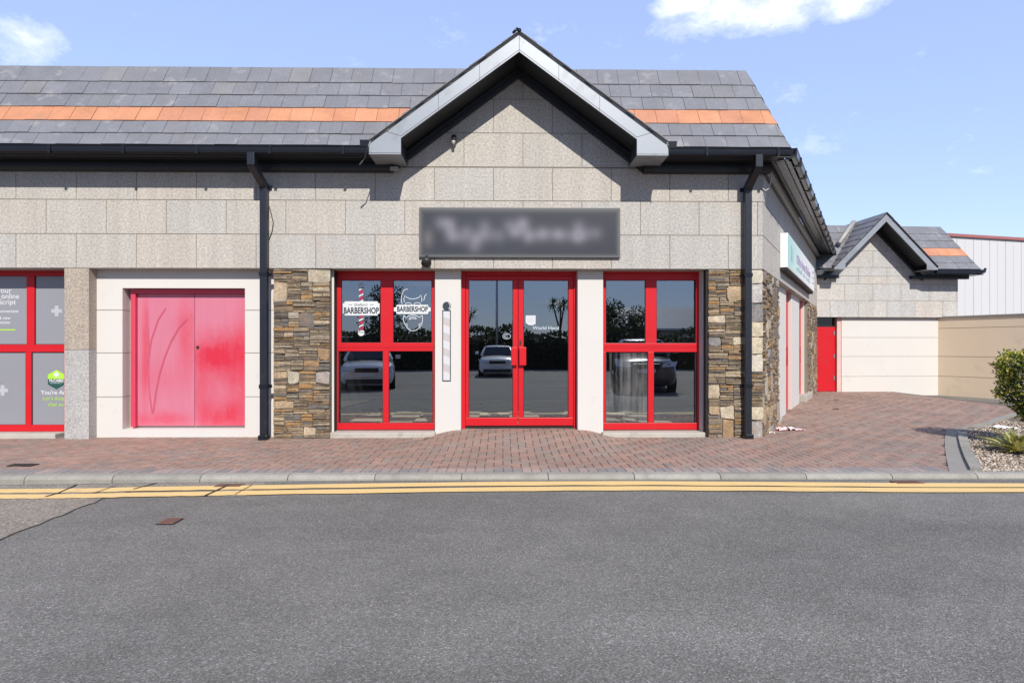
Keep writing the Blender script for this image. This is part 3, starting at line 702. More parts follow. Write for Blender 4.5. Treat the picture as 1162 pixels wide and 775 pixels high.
# barber pole panel and disc on the white pier
mb = MB(); cpn = REC + .002; W4 = lambda px, py: FA.uv(px, py, REC)
(a, c), (b, d) = W4(502, 432.5), W4(511.6, 352)
mb.use('navy_ink'); 
for (e0, e1, f0, f1) in ((a, a + .012, c, d), (b - .012, b, c, d), (a + .012, b - .012, c, c + .012), (a + .012, b - .012, d - .012, d)): mb.box(FA, e0, e1, f0, f1, REC + .0005, REC + .008)
n = 9
for k in range(n):
    mb.use(('pale_sticker', 'pale_stripe')[k % 2]); b0 = c + .0125 + (d - c - .025) / n * k; b1 = b0 + (d - c - .025) / n; sk = .03 if 0 < k else 0; sk2 = .03 if k < n - 1 else 0
    mb.face([FA.p(a + .0125, b0 + sk, cpn), FA.p(b - .0125, b0 - sk * .3, cpn), FA.p(b - .0125, b1 - sk2 * .3, cpn), FA.p(a + .0125, b1 + sk2, cpn)])
bpnl = mb.build('barber_pole_panel', shop)
mb = MB().use('navy_ink'); u, v = W4(507, 347.2); mb.disc(FA, u, v, .062, REC + .0005, REC + .012); mb.use('white_vinyl')
mb.ribbon(FA, [(u + .05 * math.cos(R(t)), v + .05 * math.sin(R(t))) for t in range(-60, 61, 15)], .008, REC + .013); mb.build('pole_finial', shop)
# little fittings on the granite
mb = MB().use('cable_black'); u, v = FA.uv(485, 297, 0); mb.tube([FA.p(u, v + .06, .004), FA.p(u, v + .06, .05), FA.p(u, v + .0, .10), FA.p(u, v - .05, .14)], [.03, .03, .07, .075], 14); mb.build('spotlight', shop)
mb = MB().use('cable_black'); u, v = FA.uv(515.5, 161, 0); mb.tube([FA.p(u, v + .02, .0), FA.p(u, v + .03, .06)], .02, 10); mb.tube([FA.p(u, v + .06, .05), FA.p(u, v - .01, .09)], .038, 12); mb.use('lead'); mb.tube([FA.p(u - .005, v - .012, .088), FA.p(u - .005, v - .08, .075)], [.03, .02], 10); mb.build('security_sensor', shop)

# ---- eaves, soffit, cornice
EV = CH + 2.83                                                 # eave slates
def gutter(mb, fr, u0, u1, c0):
    """box gutter with rounded lip hung on the fascia at c0"""
    t = SOF + .105; b = SOF - .003
    prof = [(c0 + .002, b + .03), (c0 + .03, b), (c0 + .075, b), (c0 + .098, b + .02), (c0 + .104, b + .055), (c0 + .108, t - .012), (c0 + .116, t - .008), (c0 + .116, t), (c0 + .092, t), (c0 + .088, b + .05), (c0 + .07, b + .018), (c0 + .002, b + .05)]
    mb.profile(fr, prof, u0, u1)
UE = at(905, 170, -.47).x                                      # eave corner
GLo, GLi = 2.08, 1.638                                         # gable foot outer / inner half widths
for (a, b) in ((XL, GX - GLo + .02), (GX + GLo - .02, UE)):
    mb = MB().use('black_plastic'); gutter(mb, FA, a, b, .355)
    x = a + .6
    while x < b:
        mb.box(FA, x - .02, x + .02, SOF - .006, SOF + .108, .36, .475); x += 1.02
    mb.build('gutter', shop, bevel=.003)
SOFF = (SD.o - SD.o)
cK = (Vector((UE, -.47, 0)) - SD.o).dot(SD.n); uK = (Vector((UE, -.47, 0)) - SD.o).dot(SD.u)   # eave corner in side frame
LE = tS(953, cK)
mb = MB().use('black_soffit')
mb.box(FA, XL, GX - GLi - .02, SOF, SOF + .012, 0, .34); mb.box(FA, GX + GLi + .02, XK + .1, SOF, SOF + .012, 0, .34)
mb.box(FA, XL, GX - GLi, SOF + .0, EV - .02, .34, .356); mb.box(FA, GX + GLi, UE - .1, SOF + .0, EV - .02, .34, .356)
for c in (.11, .23): mb.box(FA, XL, GX - GLi - .1, SOF - .004, SOF - .0005, c, c + .008); mb.box(FA, GX + GLi + .1, XK + .1, SOF - .004, SOF - .0005, c, c + .008)
mb.build('front_soffit', shop)
def cornice(mb, fr, u0, u1): mb.profile(fr, [(.0005, SOF - .001), (.0005, SOF - .14), (.055, SOF - .14), (.095, SOF - .125), (.11, SOF - .10), (.11, SOF - .05), (.085, SOF - .045), (.085, SOF - .001)][::-1], u0, u1)
ti = (ZA - SOF) / SL                                           # where the raking trim meets the soffit level
mb = MB().use('gable_black'); cornice(mb, FA, XL, GX - ti + .03); mb.build('cornice_trim', shop)
mb = MB().use('gable_black'); cornice(mb, FA, GX + ti - .03, XK + .09); mb.build('cornice_trim', shop)
mb = MB().use('gable_black'); cornice(mb, SD, -.05, LS - .02); mb.build('cornice_trim', shop)
# raking trim under the gable soffit
mb = MB().use('gable_black'); t = .125
mb.prism(FA, [(GX - ti, SOF - .02), (GX - ti + .02, SOF - .135), (GX, ZA - t), (GX + ti - .02, SOF - .135), (GX + ti, SOF - .02), (GX, ZA)], .001, .07)
mb.prism(FA, [(GX - ti + .01, SOF - .02), (GX - ti + .02, SOF - .075), (GX, ZA - t * .5), (GX + ti - .02, SOF - .075), (GX + ti - .01, SOF - .02), (GX, ZA - .002)], .07, .105)
mb.build('raking_trim', shop)
mb = MB().use('lead'); mb.box(FA, GX - ti + .015, GX - ti + .125, SOF - .139, SOF - .09, .112, .16); mb.build('trim_joint', shop)
# gable verge
VP_ = .59
zo = CH + 4.352
bz = CH + 2.653
def zin(d): return ZA - SL * d
def zout(d): return zo - SL * d
mb = MB().use('verge_metal')
for sgn in (-1, 1):
    P = [(0, ZA), (sgn * GLi, zin(GLi)), (sgn * (GLi + .0), bz), (sgn * GLo, bz), (sgn * GLo, CH + 2.84), (sgn * (GLo - .03), zout(GLo - .03)), (0, zo)]
    P = [(GX + a, b) for a, b in P]
    if sgn > 0: P = P[::1]
    else: P = P[::-1]
    if sum(P[i][0] * P[(i + 1) % 7][1] - P[(i + 1) % 7][0] * P[i][1] for i in range(7)) < 0: P = P[::-1]
    mb.prism(FA, P, VP_ - .022, VP_)
mb.build('verge_board', shop, bevel=.003)
mb = MB().use('dark_gap')                                      # seams and folds of the metal facing
for sgn in (-1, 1):
    for d in (.55, 1.12): mb.ribbon(FA, [(GX + sgn * d, zin(d) + .01), (GX + sgn * d, zout(d) - .012)], .004, VP_ + .002)
    mb.ribbon(FA, [(GX + sgn * .0, ZA + .03), (GX + sgn * GLi, zin(GLi) + .03)], .004, VP_ + .002)
    mb.ribbon(FA, [(GX + sgn * GLi, zin(GLi) + .03), (GX + sgn * (GLi + .22), zout(GLi + .22) - .01)], .004, VP_ + .002)
    mb.ribbon(FA, [(GX + sgn * (GLi + .005), bz + .02), (GX + sgn * (GLo - .005), bz + .02)], .004, VP_ + .002)
mb.ribbon(FA, [(GX, ZA + .01), (GX, zo - .01)], .005, VP_ + .002)
mb.build('verge_seam', shop)
mb = MB()
for sgn in (-1, 1):
    mb.use('black_soffit')
    d0, d1 = 0, GLi
    q = [(GX + sgn * d0, zin(d0)), (GX + sgn * d1, zin(d1)), (GX + sgn * d1, zin(d1) + .012), (GX + sgn * d0, zin(d0) + .012)]
    if sgn < 0: q = q[::-1]
    mb.prism(FA, q, -.05, VP_ - .022)
    mb.use('verge_metal')                                      # boxed foot, returned to the wall
    a, b = sorted((GX + sgn * (GLi + .001), GX + sgn * GLo))
    mb.box(FA, a, b, bz + .0005, bz + .012, .0, VP_ - .0225)
    a2, b2 = sorted((GX + sgn * (GLi + .001), GX + sgn * (GLi + .012))); mb.use('black_soffit'); mb.box(FA, a2, b2, bz + .0125, zin(GLi) + .01, .0, VP_ - .0225)
    mb.use('verge_metal'); a3, b3 = sorted((GX + sgn * (GLo - .012), GX + sgn * GLo)); mb.box(FA, a3, b3, bz + .0125, CH + 2.84, .0, VP_ - .0225)
mb.build('gable_soffit', shop)
# gutter stop ends at the gable feet
for x in (GX - GLo - .07, GX + GLo + .07):
    mb = MB().use('black_plastic'); mb.prism(FA, [(x - .08, SOF + .107), (x + .08, SOF + .107), (x + .09, SOF + .20), (x - .09, SOF + .20)], .34, .46); mb.build('gutter_outlet', shop, bevel=.004)
# wavy cables clipped along the verge
rng = random.Random(5)
for (mat_, off, w) in (('cable_black', .022, .008), ('cable_white', .0, .006)):
    pts = []
    for k in range(-26, 27):
        d = k / 26 * (GLo - .02); z = zout(abs(d)) + off * .6 + .010 * math.sin(k * 1.7 + off * 90) * (1 if abs(k) > 3 else .3) - .012
        pts.append(FA.p(GX + d, z, VP_ + .012))
    e = [FA.p(GX - GLo - .02, zout(GLo) - .10, VP_ + .01), FA.p(GX - GLo - .06, zout(GLo) - .22, VP_ - .02), FA.p(GX - GLo - .14, zout(GLo) - .30 - off, VP_ - .05)][::-1]
    e2 = [FA.p(GX + GLo + .01, zout(GLo) - .08, VP_ + .01), FA.p(GX + GLo + .01, zout(GLo) - .2, VP_ - .02)]
    mb = MB().use(mat_); mb.tube(e + pts + e2, w, 6); mb.build('verge_cable', shop)

# ---- slate roofs
def slates(mb, pl, conv, rows, w, phase=0.0, orange=(), matn=('slate', 'slate_orange'), rng=random.Random(3), lift=.012):
    umin, umax = min(p[0] for p in conv), max(p[0] for p in conv)
    for k in range(len(rows) - 1):
        b0, b1 = rows[k], rows[k + 1]; off = phase + (w / 2 if k % 2 else 0) + rng.uniform(-.01, .01)
        mb.use(matn[1] if k in orange else matn[0]); j = math.floor((umin - off) / w)
        while off + j * w < umax:
            a0 = off + j * w + .0025; a1 = a0 + w - .005; j += 1
            sk = rng.uniform(-.004, .004)
            q = clip([(a0, b0 + sk), (a1, b0 + sk + rng.uniform(-.003, .003)), (a1, b1 + .004), (a0, b1 + .004)], conv)
            if len(q) < 3 or area(q) < .002: continue
            li = lift * rng.uniform(.8, 1.35); tl = rng.uniform(-.003, .003)
            cz_ = lambda x, y: .004 + li * (1 - (y - b0) / (b1 - b0)) + tl * (x - a0) / w
            mb.mesh([pl.p(x, y, cz_(x, y)) for x, y in q] + [pl.p(x, y, 0.0) for x, y in q], [list(range(len(q)))] + [[len(q) + i, len(q) + (i + 1) % len(q), (i + 1) % len(q), i] for i in range(len(q))])
eY, rY = -.40, .51
Ez, Rz = CH + 2.83, CH + 4.337
PM = Pl((0, eY, Ez), (1, 0, 0), (0, rY - eY, Rz - Ez))
slope_len = math.hypot(rY - eY, Rz - Ez)
def pv(px, py): q = onplane(px, py, PM.o, PM.n) - PM.o; return q.dot(PM.u), q.dot(PM.v)
rows = [0] + [pv(780, y)[1] for y in (154.9, 140.9, 125.5, 111.5, 97.3)] + [slope_len]
ue = pv(896, 167)[0]; ur = pv(845, 79)[0]
g0 = (zo - .02 - Ez) / SL; g1 = max(.0, (zo - .02 - Rz) / SL)      # where the gable roof cuts the main slope
convL = [(XL, 0), (GX - g0, 0), (GX - g1, slope_len), (XL, slope_len)]
convR = [(GX + g0, 0), (ue, 0), (ur, slope_len), (GX + g1, slope_len)]
# slate courses: grey roof mesh, orange course as its own sub-part
mg = MB(); mo = MB(); mo2 = MB()
for k in range(len(rows) - 1):
    tgt = mo if k == 2 else mg
    for cv_ in (convL, convR): slates((mo2 if (k == 2 and cv_ is convL) else tgt), PM, cv_, [rows[k], rows[k + 1]], .316, phase=.05 + (.158 if k % 2 else 0), matn=(('slate_orange' if k == 2 else 'slate'), ''), rng=random.Random(40 + k))
mg.use('dark_gap')
for cv_ in (convL, convR): mg.face([PM.p(*q, -.004) for q in cv_])
# splayed side slope
EC = PM.p(ue, 0); RC = PM.p(ur, slope_len)
su = dirS; w_ = RC - EC; sv = (w_ - su * w_.dot(su)).normalized()
PS = Pl(EC, su, sv); hS = (RC - EC).dot(PS.v); uS = (RC - EC).dot(PS.u); LR = LE - uK
convS = [(0, 0), (LR, 0), (LR, hS), (uS, hS)]
rS = [hS * r / slope_len for r in rows]
for k in range(len(rS) - 1):
    slates(mo if k == 2 else mg, PS, convS, [rS[k], rS[k + 1]], .316, phase=(.158 if k % 2 else 0), matn=(('slate_orange' if k == 2 else 'slate'), ''), rng=random.Random(60 + k))
mg.use('dark_gap'); mg.face([PS.p(*q, -.004) for q in convS])
mg.use('lead'); top = [PM.p(XL, slope_len, -.03), PM.p(ur, slope_len, -.03), PS.p(LR, hS, -.03)]
mg.face([top[0], top[1], top[2], Vector((XL, top[2].y, top[2].z))])
roof = mg.build('roof', shop)
mo.build('orange_slate_course', roof); mo2.build('orange_slate_course', roof)
# gable roof slopes, slated
gr = MB()
for sgn in (-1, 1):
    ax = Vector((GX, -VP_ - .03, zo + .012)); vv = Vector((-sgn * 1, 0, SL)).normalized()
    Lg = (GLo - .02) * math.sqrt(1 + SL * SL); bo = Vector((GX + sgn * (GLo - .02), -VP_ - .03, zo + .012 - SL * (GLo - .02)))
    if sgn < 0: pg = Pl(bo + Vector((0, 2.6, 0)), (0, -1, 0), vv)
    else: pg = Pl(bo, (0, 1, 0), vv)
    rws = [Lg * k / 9 for k in range(10)]
    for k in range(9): slates(gr, pg, [(0, 0), (2.6, 0), (2.6, Lg), (0, Lg)], [rws[k], rws[k + 1]], .316, phase=.158 * (k % 2), rng=random.Random(80 + k))
    gr.use('dark_gap'); gr.prism(pg, [(0, 0), (2.6, 0), (2.6, Lg), (0, Lg)], -.02, -.002)
gr.use('black_plastic'); gr.tube([(GX, -VP_ - .03, zo + .018), (GX, 2.0, zo + .018)], .03, 8); gr.tube([(GX - .09, -VP_ - .02, zo - .02), (GX - .02, -VP_ - .03, zo + .045)], .018, 6)
gr.build('gable_roof', shop)
mb = MB().use('dark_gap'); mb.prism(FA, [(GX - 1.6, zin(1.6) + .3), (GX + 1.6, zin(1.6) + .3), (GX, zo - .02)], -2.0, -1.99); mb.build('gable_back', shop)

# ---- side eaves
mb = MB().use('black_plastic'); gutter(mb, SD, uK - .03, LE, cK - .116)
mb.build('gutter', shop, bevel=.003)
x = uK + .55
k = 0
while x < LE - .1:
    mb = MB().use('cable_black'); mb.box(SD, x - .03, x + .03, SOF - .012, SOF + .112, cK - .11, cK + .008); mb.build('gutter_bracket', shop); x += .8 + .12 * (k % 2); k += 1
mb = MB().use('black_plastic'); mb.box(SD, uK + .25, LE, SOF, EV - .02, cK - .135, cK - .117)
mb.build('side_fascia', shop)
mb = MB().use('black_plastic')
n = 9; L0 = uK + .12
for k in range(n): mb.box(SD, L0 + (LE - L0) * k / n + .004, L0 + (LE - L0) * (k + 1) / n - .004, SOF - .0005, SOF + .011, .09, cK - .1355)
mb.use('dark_gap')
for c_ in (.17, .30): mb.box(SD, L0, LE, SOF - .004, SOF - .0008, c_, c_ + .014)
mb.use('steel')
for k in range(60): x = L0 + .1 + k * .06; mb.box(SD, x, x + .035, SOF - .004, SOF - .001, cK - .33, cK - .17) if x < L0 + 4 else None
mb.build('side_soffit', shop)

# ---- downpipes
def pipe_sq(mb, pts, w=.062, d=.062):
    mb.tube(pts, w * .72, 4, smooth=False)
def downpipe(px_top, py_top, px_b, ybend, ybot, nm='downpipe'):
    mb = MB().use('downpipe_paint'); u = fu(px_b, .05); ut = at(px_top, py_top, -.42).x
    zb_ = fv(ybend, 581, .05); zt_ = SOF - .0
    w = .053
    mb.box(FA, u - w, u + w, .0, zb_, .03, .12)
    p = mb.build(nm, shop, bevel=.012)
    mb = MB().use('downpipe_paint'); mb.box(FA, ut - w, ut + w, SOF - .16, SOF + .02, .36, .462); mb.build('gutter_outlet', p, bevel=.008)
    mb = MB().use('downpipe_paint'); a, b = Vector((ut, -.41, SOF - .14)), Vector((u, -.08, zb_ + .0))
    dd = (b - a).normalized(); sx = Vector((1, 0, 0)); sx = (sx - dd * sx.dot(dd)).normalized(); sy = dd.cross(sx); vs = []
    for q in (a - dd * .02, b + dd * .05):
        for (i, j) in ((-1, -1), (1, -1), (1, 1), (-1, 1)): vs.append(q + sx * i * w * .98 + sy * j * .045)
    mb.mesh(vs, [[0, 1, 5, 4], [1, 2, 6, 5], [2, 3, 7, 6], [3, 0, 4, 7], [3, 2, 1, 0], [4, 5, 6, 7]]); mb.build('swan_neck', p, bevel=.008)
    for z in (zb_ - .03, GB - .12, .75):
        c = MB().use('black_plastic'); c.box(FA, u - w - .035, u + w + .035, z, z + .05, .0, .03); c.box(FA, u - w - .006, u + w + .006, z - .003, z + .053, .025, .126); c.build('pipe_clip', p)
    c = MB().use('black_plastic'); c.box(FA, u - w - .01, u + w + .01, -.06, .07, .02, .16); c.build('pipe_shoe', p, bevel=.01)
downpipe(285.5, 182, 300.5, 213, 497); downpipe(860.5, 180, 847.5, 214, 499)
mb = MB().use('cable_black'); mb.tube([FA.p(fu(x), fv(y), .012) for x, y in ((304, 230), (308, 243), (310.5, 254), (309, 264), (304, 277), (301, 284))], .006, 6); mb.build('loose_cable', shop)
mb = MB().use('cable_white'); mb.tube([FA.p(fu(x), fv(y), .02) for x, y in ((863, 212), (868, 216), (872, 213), (874, 206), (874, 198))], .008, 6); mb.build('loose_cable', shop)
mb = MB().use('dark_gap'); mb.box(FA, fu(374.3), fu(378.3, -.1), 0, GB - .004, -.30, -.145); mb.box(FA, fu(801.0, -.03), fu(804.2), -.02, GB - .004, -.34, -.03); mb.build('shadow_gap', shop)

# ---- side elevation joinery
cA = -.10
def sp(name, px0, px1, c, mat, v0=-.1, v1=None, th=.1, parent=shop, bev=.005):
    mb = MB().use(mat); a, b = tS(px0, c), tS(px1, c); mb.box(SD, a, b, v0, (v1 or GB - .002), c - th, c); return mb.build(name, parent, bevel=bev)
sp('rendered_pier', 880, 892, cA, 'white_render'); sp('rendered_pier', 898, 907, cA, 'white_render'); sp('rendered_pier', 912, 919.5, cA, 'white_render')
for (x0, x1, kind) in ((890.8, 899.5, 'side_door'), (905.8, 913.5, 'side_window')):
    c = -.165; a, b = tS(x0, c), tS(x1, c); mb = MB().use('red_paint'); z0 = .02 if kind == 'side_door' else .16; fw = .09; fr_ = (b - a) - .25 if kind == 'side_door' else (b - a) - .42
    mb.box(SD, a, a + fw, z0, GB - .003, c - .07, c); mb.box(SD, b - fr_, b, z0, GB - .003, c - .07, c); mb.box(SD, a + fw, b - fr_, z0, z0 + .12, c - .07, c - .0005); mb.box(SD, a + fw, b - fr_, GB - .1, GB - .003, c - .07, c - .0005)
    mb.box(SD, a + fw, b - fr_, 1.2, 1.27, c - .07, c - .001)
    w = mb.build(kind, shop, bevel=.004)
    for (z1, z2) in ((z0 + .12, 1.2), (1.27, GB - .1)):
        p = MB().use('car_glass'); p.face([SD.p(a + fw, z1, c - .03), SD.p(b - fr_, z1, c - .03), SD.p(b - fr_, z2, c - .03), SD.p(a + fw, z2, c - .03)]); p.build('pane', w)
    mb = MB().use('red_paint'); mb.box(SD, a + fw * .3, a + fw * .7, .95, 1.35, c + .02, c + .05); mb.box(SD, a + fw * .4, a + fw * .6, 1.0, 1.05, c - .01, c + .0195); mb.box(SD, a + fw * .4, a + fw * .6, 1.25, 1.3, c - .01, c + .0195); mb.build('handle', w)
    if kind == 'side_window':
        mb = MB().use('concrete'); mb.box(SD, a - .05, b + .05, -.05, z0 - .003, -.36, .02); mb.build('sill', w, bevel=.01)
mb = MB().use('concrete'); mb.prism(Pl((0, 0, -.02), (1, 0, 0), (0, 1, 0)), [tuple(q[:2]) for q in (SD.p(S1 - .05, 0, .02), SD.p(S1 + .9, 0, -.05), SD.p(S1 + .9, 0, -.3), SD.p(S1 - .05, 0, -.3))], 0, .06); mb.build('door_step', shop)
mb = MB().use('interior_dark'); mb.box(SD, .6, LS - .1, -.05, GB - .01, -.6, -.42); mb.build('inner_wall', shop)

# ---- shop interior
ix0, ix1, iy1 = fu(372), fu(806), 5.2
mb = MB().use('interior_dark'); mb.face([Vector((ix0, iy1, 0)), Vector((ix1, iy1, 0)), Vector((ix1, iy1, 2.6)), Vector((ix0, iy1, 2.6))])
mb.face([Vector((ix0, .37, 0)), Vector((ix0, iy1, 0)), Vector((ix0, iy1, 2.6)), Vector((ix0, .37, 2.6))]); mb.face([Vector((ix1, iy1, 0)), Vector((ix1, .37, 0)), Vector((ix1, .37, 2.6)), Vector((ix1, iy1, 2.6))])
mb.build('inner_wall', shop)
mb = MB().use('interior_ceiling'); mb.face([Vector((ix0, .37, 2.6)), Vector((ix1, .37, 2.6)), Vector((ix1, iy1, 2.6)), Vector((ix0, iy1, 2.6))]); mb.build('ceiling', shop)
mb = MB().use('light_panel')
for (x, y) in ((-1.55, 1.9), (-1.5, 3.1)): mb.box(FA, x - .35, x + .35, 2.56, 2.598, -y - .25, -y + .25)
mb.build('ceiling_light', shop)
fl_ = MB(); ts = .45; rng = random.Random(2)
M['tile_cream'] = plain('tile_cream', (.84, .75, .58), .35, var=.1); M['tile_dark'] = plain('tile_dark', (.03, .03, .032), .35, var=.1)
i = 0; y = .37
while y < iy1:
    x = ix0; j = 0
    while x < ix1:
        fl_.use('tile_cream' if (i + j) % 2 == 0 else 'tile_dark'); x2 = min(x + ts * 1.2, ix1); fl_.face([Vector((x, y, .10)), Vector((x2, y, .10)), Vector((x2, min(y + ts, iy1), .10)), Vector((x, min(y + ts, iy1), .10))]); x = x2; j += 1
    y += ts; i += 1
fl_.build('tiled_floor', shop)

# ------------------------------------------------------------------ signs
def smear_material():
    m, nt, b = new_mat('sign_face'); a = nt.nodes.new('ShaderNodeVertexColor'); a.layer_name = 'print'
    nt.links.new(a.outputs['Color'], b.inputs['Base Color']); b.inputs['Roughness'].default_value = .45; return m
sg = thing('shop_sign', 'wide dark grey fascia sign with soft blurred pale lettering above the entrance doors', 'sign', (at(590, 264).x, -.03, at(590, 264).z))
(a, c), (b, d) = FA.uv(475.5, 292, .05), FA.uv(704, 236, .05)
mb = MB().use(plain('sign_box', (.15, .155, .17), .5)); mb.box(FA, a, b, c, d, .002, .045); mb.build('sign_panel', sg, bevel=.004)
segs = [((145, 120), (195, 130)), ((180, 125), (205, 195)), ((215, 185), (265, 200)), ((290, 165), (330, 205)), ((385, 140), (330, 250)), ((400, 185), (465, 190)), ((525, 135), (545, 165)), ((560, 165), (600, 120)), ((590, 130), (625, 195)), ((640, 185), (700, 185)), ((710, 175), (790, 185)), ((800, 180), (880, 190)), ((905, 140), (910, 195)), ((920, 180), (1000, 175))]
def inten(x, y):
    t = 0
    for (p, q) in segs:
        dx, dy = q[0] - p[0], q[1] - p[1]; L = dx * dx + dy * dy; k = max(0, min(1, ((x - p[0]) * dx + (y - p[1]) * dy) / L)); d2 = (x - p[0] - k * dx) ** 2 + (y - p[1] - k * dy) ** 2; t += math.exp(-d2 / (2 * 26 ** 2)) * .5
    return min(1, t)
nx, ny = 150, 40; vs = []; cols = []
lin = lambda r, g, b_: tuple((x / 255) ** 2.2 for x in (r, g, b_))
for j in range(ny + 1):
    for i in range(nx + 1):
        vs.append(FA.p(a + .006 + (b - a - .012) * i / nx, d - .006 - (d - c - .012) * j / ny, .049)); x, y = 27 + 1108 * i / nx, 35 + 272 * j / ny
        base_ = Vector(lin(46, 49, 58)) * (.85 if i > nx * .5 else 1); t = inten(x, y); col = base_.lerp(Vector(lin(112, 111, 120)), t)
        e = math.exp(-((x - 75) ** 2 / 900 + (y - 205) ** 2 / 2600)); col = col.lerp(Vector(lin(98, 93, 93)), .8 * e)
        ed = min(x - 27, 1135 - x, (y - 35) * .8, (307 - y) * 1.2); f = max(0, 1 - ed / 34); col = col.lerp(Vector(lin(110, 110, 107)), f * f * .8); cols.append(col)
me = bpy.data.meshes.new('sign_face'); me.from_pydata([v - sg.location for v in vs], [], [[j * (nx + 1) + i, (j + 1) * (nx + 1) + i, (j + 1) * (nx + 1) + i + 1, j * (nx + 1) + i + 1] for j in range(ny) for i in range(nx)])
at_ = me.color_attributes.new('print', 'FLOAT_COLOR', 'POINT')
for k, cc in enumerate(cols): at_.data[k].color = (*cc, 1)
me.materials.append(smear_material()); o = bpy.data.objects.new('sign_face', me); COL.objects.link(o); o.parent = sg

ss = thing('side_sign', 'white lightbox sign with pale green end and purple lettering on the splayed side wall', 'sign', tuple(SD.p(tS(905), 3.2, .0)))
cS = .13; (a, z1) = SD.uv(894, 265, cS); (b, z2) = SD.uv(924, 290, cS); zt_ = SD.uv(894.3, 264.5, cS)[1]; zb_ = SD.uv(894.3, 303.5, cS)[1]
mb = MB().use(plain('sign_white', (.80, .82, .82), .4, var=.02)); mb.box(SD, a, b, zb_, zt_, .004, cS); mb.build('sign_panel', ss, bevel=.004)
def grad_mat():
    m, nt, bb = new_mat('sign_print'); v = coords(nt); s = nt.nodes.new('ShaderNodeSeparateXYZ'); nt.links.new(v, s.inputs[0])
    w = nt.nodes.new('ShaderNodeMapRange'); nt.links.new(s.outputs[1], w.inputs[0]); p0 = (SD.p(a, 0) - ss.location).y; p1 = (SD.p(b, 0) - ss.location).y
    w.inputs[1].default_value = p0; w.inputs[2].default_value = p1
    r = ramp(nt, [(0, (.42, .72, .66)), (.25, (.62, .80, .77)), (.5, (.80, .83, .84))], w.outputs[0]); nt.links.new(r.outputs['Color'], bb.inputs['Base Color']); bb.inputs['Roughness'].default_value = .35; return m
mb = MB().use(grad_mat()); mb.face([SD.p(a + .02, zb_ + .02, cS + .002), SD.p(b - .02, zb_ + .02, cS + .002), SD.p(b - .02, zt_ - .02, cS + .002), SD.p(a + .02, zt_ - .02, cS + .002)]); mb.build('sign_face', ss)
M['purple'] = plain('purple', (.30, .20, .42), .5); M['teal'] = plain('teal', (.10, .33, .32), .5)
zc = (zb_ + zt_) / 2; Lw = b - a; H = zt_ - zb_
mb = MB().use('purple'); rng = random.Random(14)
for (g0_, g1_, n_) in ((.27, .40, 5), (.44, .56, 5), (.60, .78, 7)):
    for k in range(n_):
        uu = a + Lw * (g0_ + (g1_ - g0_) * k / (n_ - 1)); hh_ = H * (.30 if k == 0 else rng.choice((.20, .22, .30))); mb.ribbon(SD, [(uu, zc - H * .12), (uu + rng.uniform(-.03, .03), zc - H * .12 + hh_)], Lw * .016, cS + .004)
        if k % 2: mb.ribbon(SD, [(uu - Lw * .022, zc - H * .10 + hh_ * .8), (uu, zc - H * .08 + hh_ * .85)], H * .05, cS + .004)
mb.build('sign_lettering', ss)
mb = MB().use('teal')
for k in range(16):
    if k in (6, 10): continue
    uu = a + Lw * (.26 + .033 * k); mb.ribbon(SD, [(uu, zc - H * .34), (uu, zc - H * (.24 - .03 * (k % 3)))], Lw * .014, cS + .004)
mb.build('sign_strapline', ss)
mb = MB().use('teal')
mb.ribbon(SD, [(a + Lw * .09, zc + H * .25), (a + Lw * .10, zc), (a + Lw * .085, zc - H * .25)], .05, cS + .004); mb.ribbon(SD, [(a + Lw * .14, zc + H * .22), (a + Lw * .13, zc - .05), (a + Lw * .14, zc - H * .28)], .03, cS + .004); mb.build('sign_emblem', ss)
mb = MB().use('purple')
for k in range(3): mb.ribbon(SD, [(a + Lw * .90, zc + H * (.25 - .22 * k)), (a + Lw * .96, zc + H * (.25 - .22 * k))], H * .07, cS + .004)
mb.build('sign_print', ss)
mb = MB().use('dark_gap'); mb.box(SD, a + .01, b - .01, zb_ - .05, zb_ - .002, .003, cS - .03); mb.build('mounting_rail', ss)

# ------------------------------------------------------------------ far building in the yard
far = thing('granite_building', 'small gabled granite building with red side door at the back of the yard', 'building', tuple(FB.o))
f_ = lambda px, py, c=0.0: FB.uv(px, py, c)
gbz = (f_(931, 359)[1] + f_(1080, 361.3)[1]) / 2
uL, uR = -.6, f_(1087, 330)[0]
ovf = .6
fap = f_(1006, 251.4, ovf); fout = f_(1005.3, 241.4, ovf)     # inner / outer gable peak
fin = f_(1052, 300, ovf); fxo = f_(1064.5, 305, ovf)
slF = (fap[1] - fin[1]) / (fin[0] - fap[0]); GXf = fap[0]
wi = fin[0] - GXf; wo = fxo[0] - GXf; zbF = f_(1058, 306.4, ovf)[1]; dzF = fout[1] - fap[1]
sofF = f_(1080, 314, .3)[1] + .03; evF = f_(1090, 306, .45)[1]
mb = MB().use('granite_far'); courses = CO * .985
def gran_far(v0, v1, conv=None):
    k = 0; v = gbz
    while v < v1:
        off = .3 + (.44 if k % 2 else 0); j = math.floor((uL - off) / .88)
        while off + j * .88 < uR:
            a0, a1 = max(uL, off + j * .88), min(uR, off + (j + 1) * .88); b1 = min(v1, v + courses); b0 = max(v, v0); j += 1
            if a1 - a0 < .02 or b1 - b0 < .02: continue
            q = [(a0 + .005, b0 + .005), (a1 - .005, b0 + .005), (a1 - .005, b1 - .005), (a0 + .005, b1 - .005)]
            if conv: q = clip(q, conv)
            if len(q) > 2 and area(q) > .004: mb.face([FB.p(x, y, 0) for x, y in q])
        v += courses; k += 1
gran_far(gbz, sofF)
hwF = (fap[1] - sofF) / slF
gran_far(sofF + .001, fap[1], [(GXf - hwF, sofF), (GXf + hwF, sofF), (GXf, fap[1])])
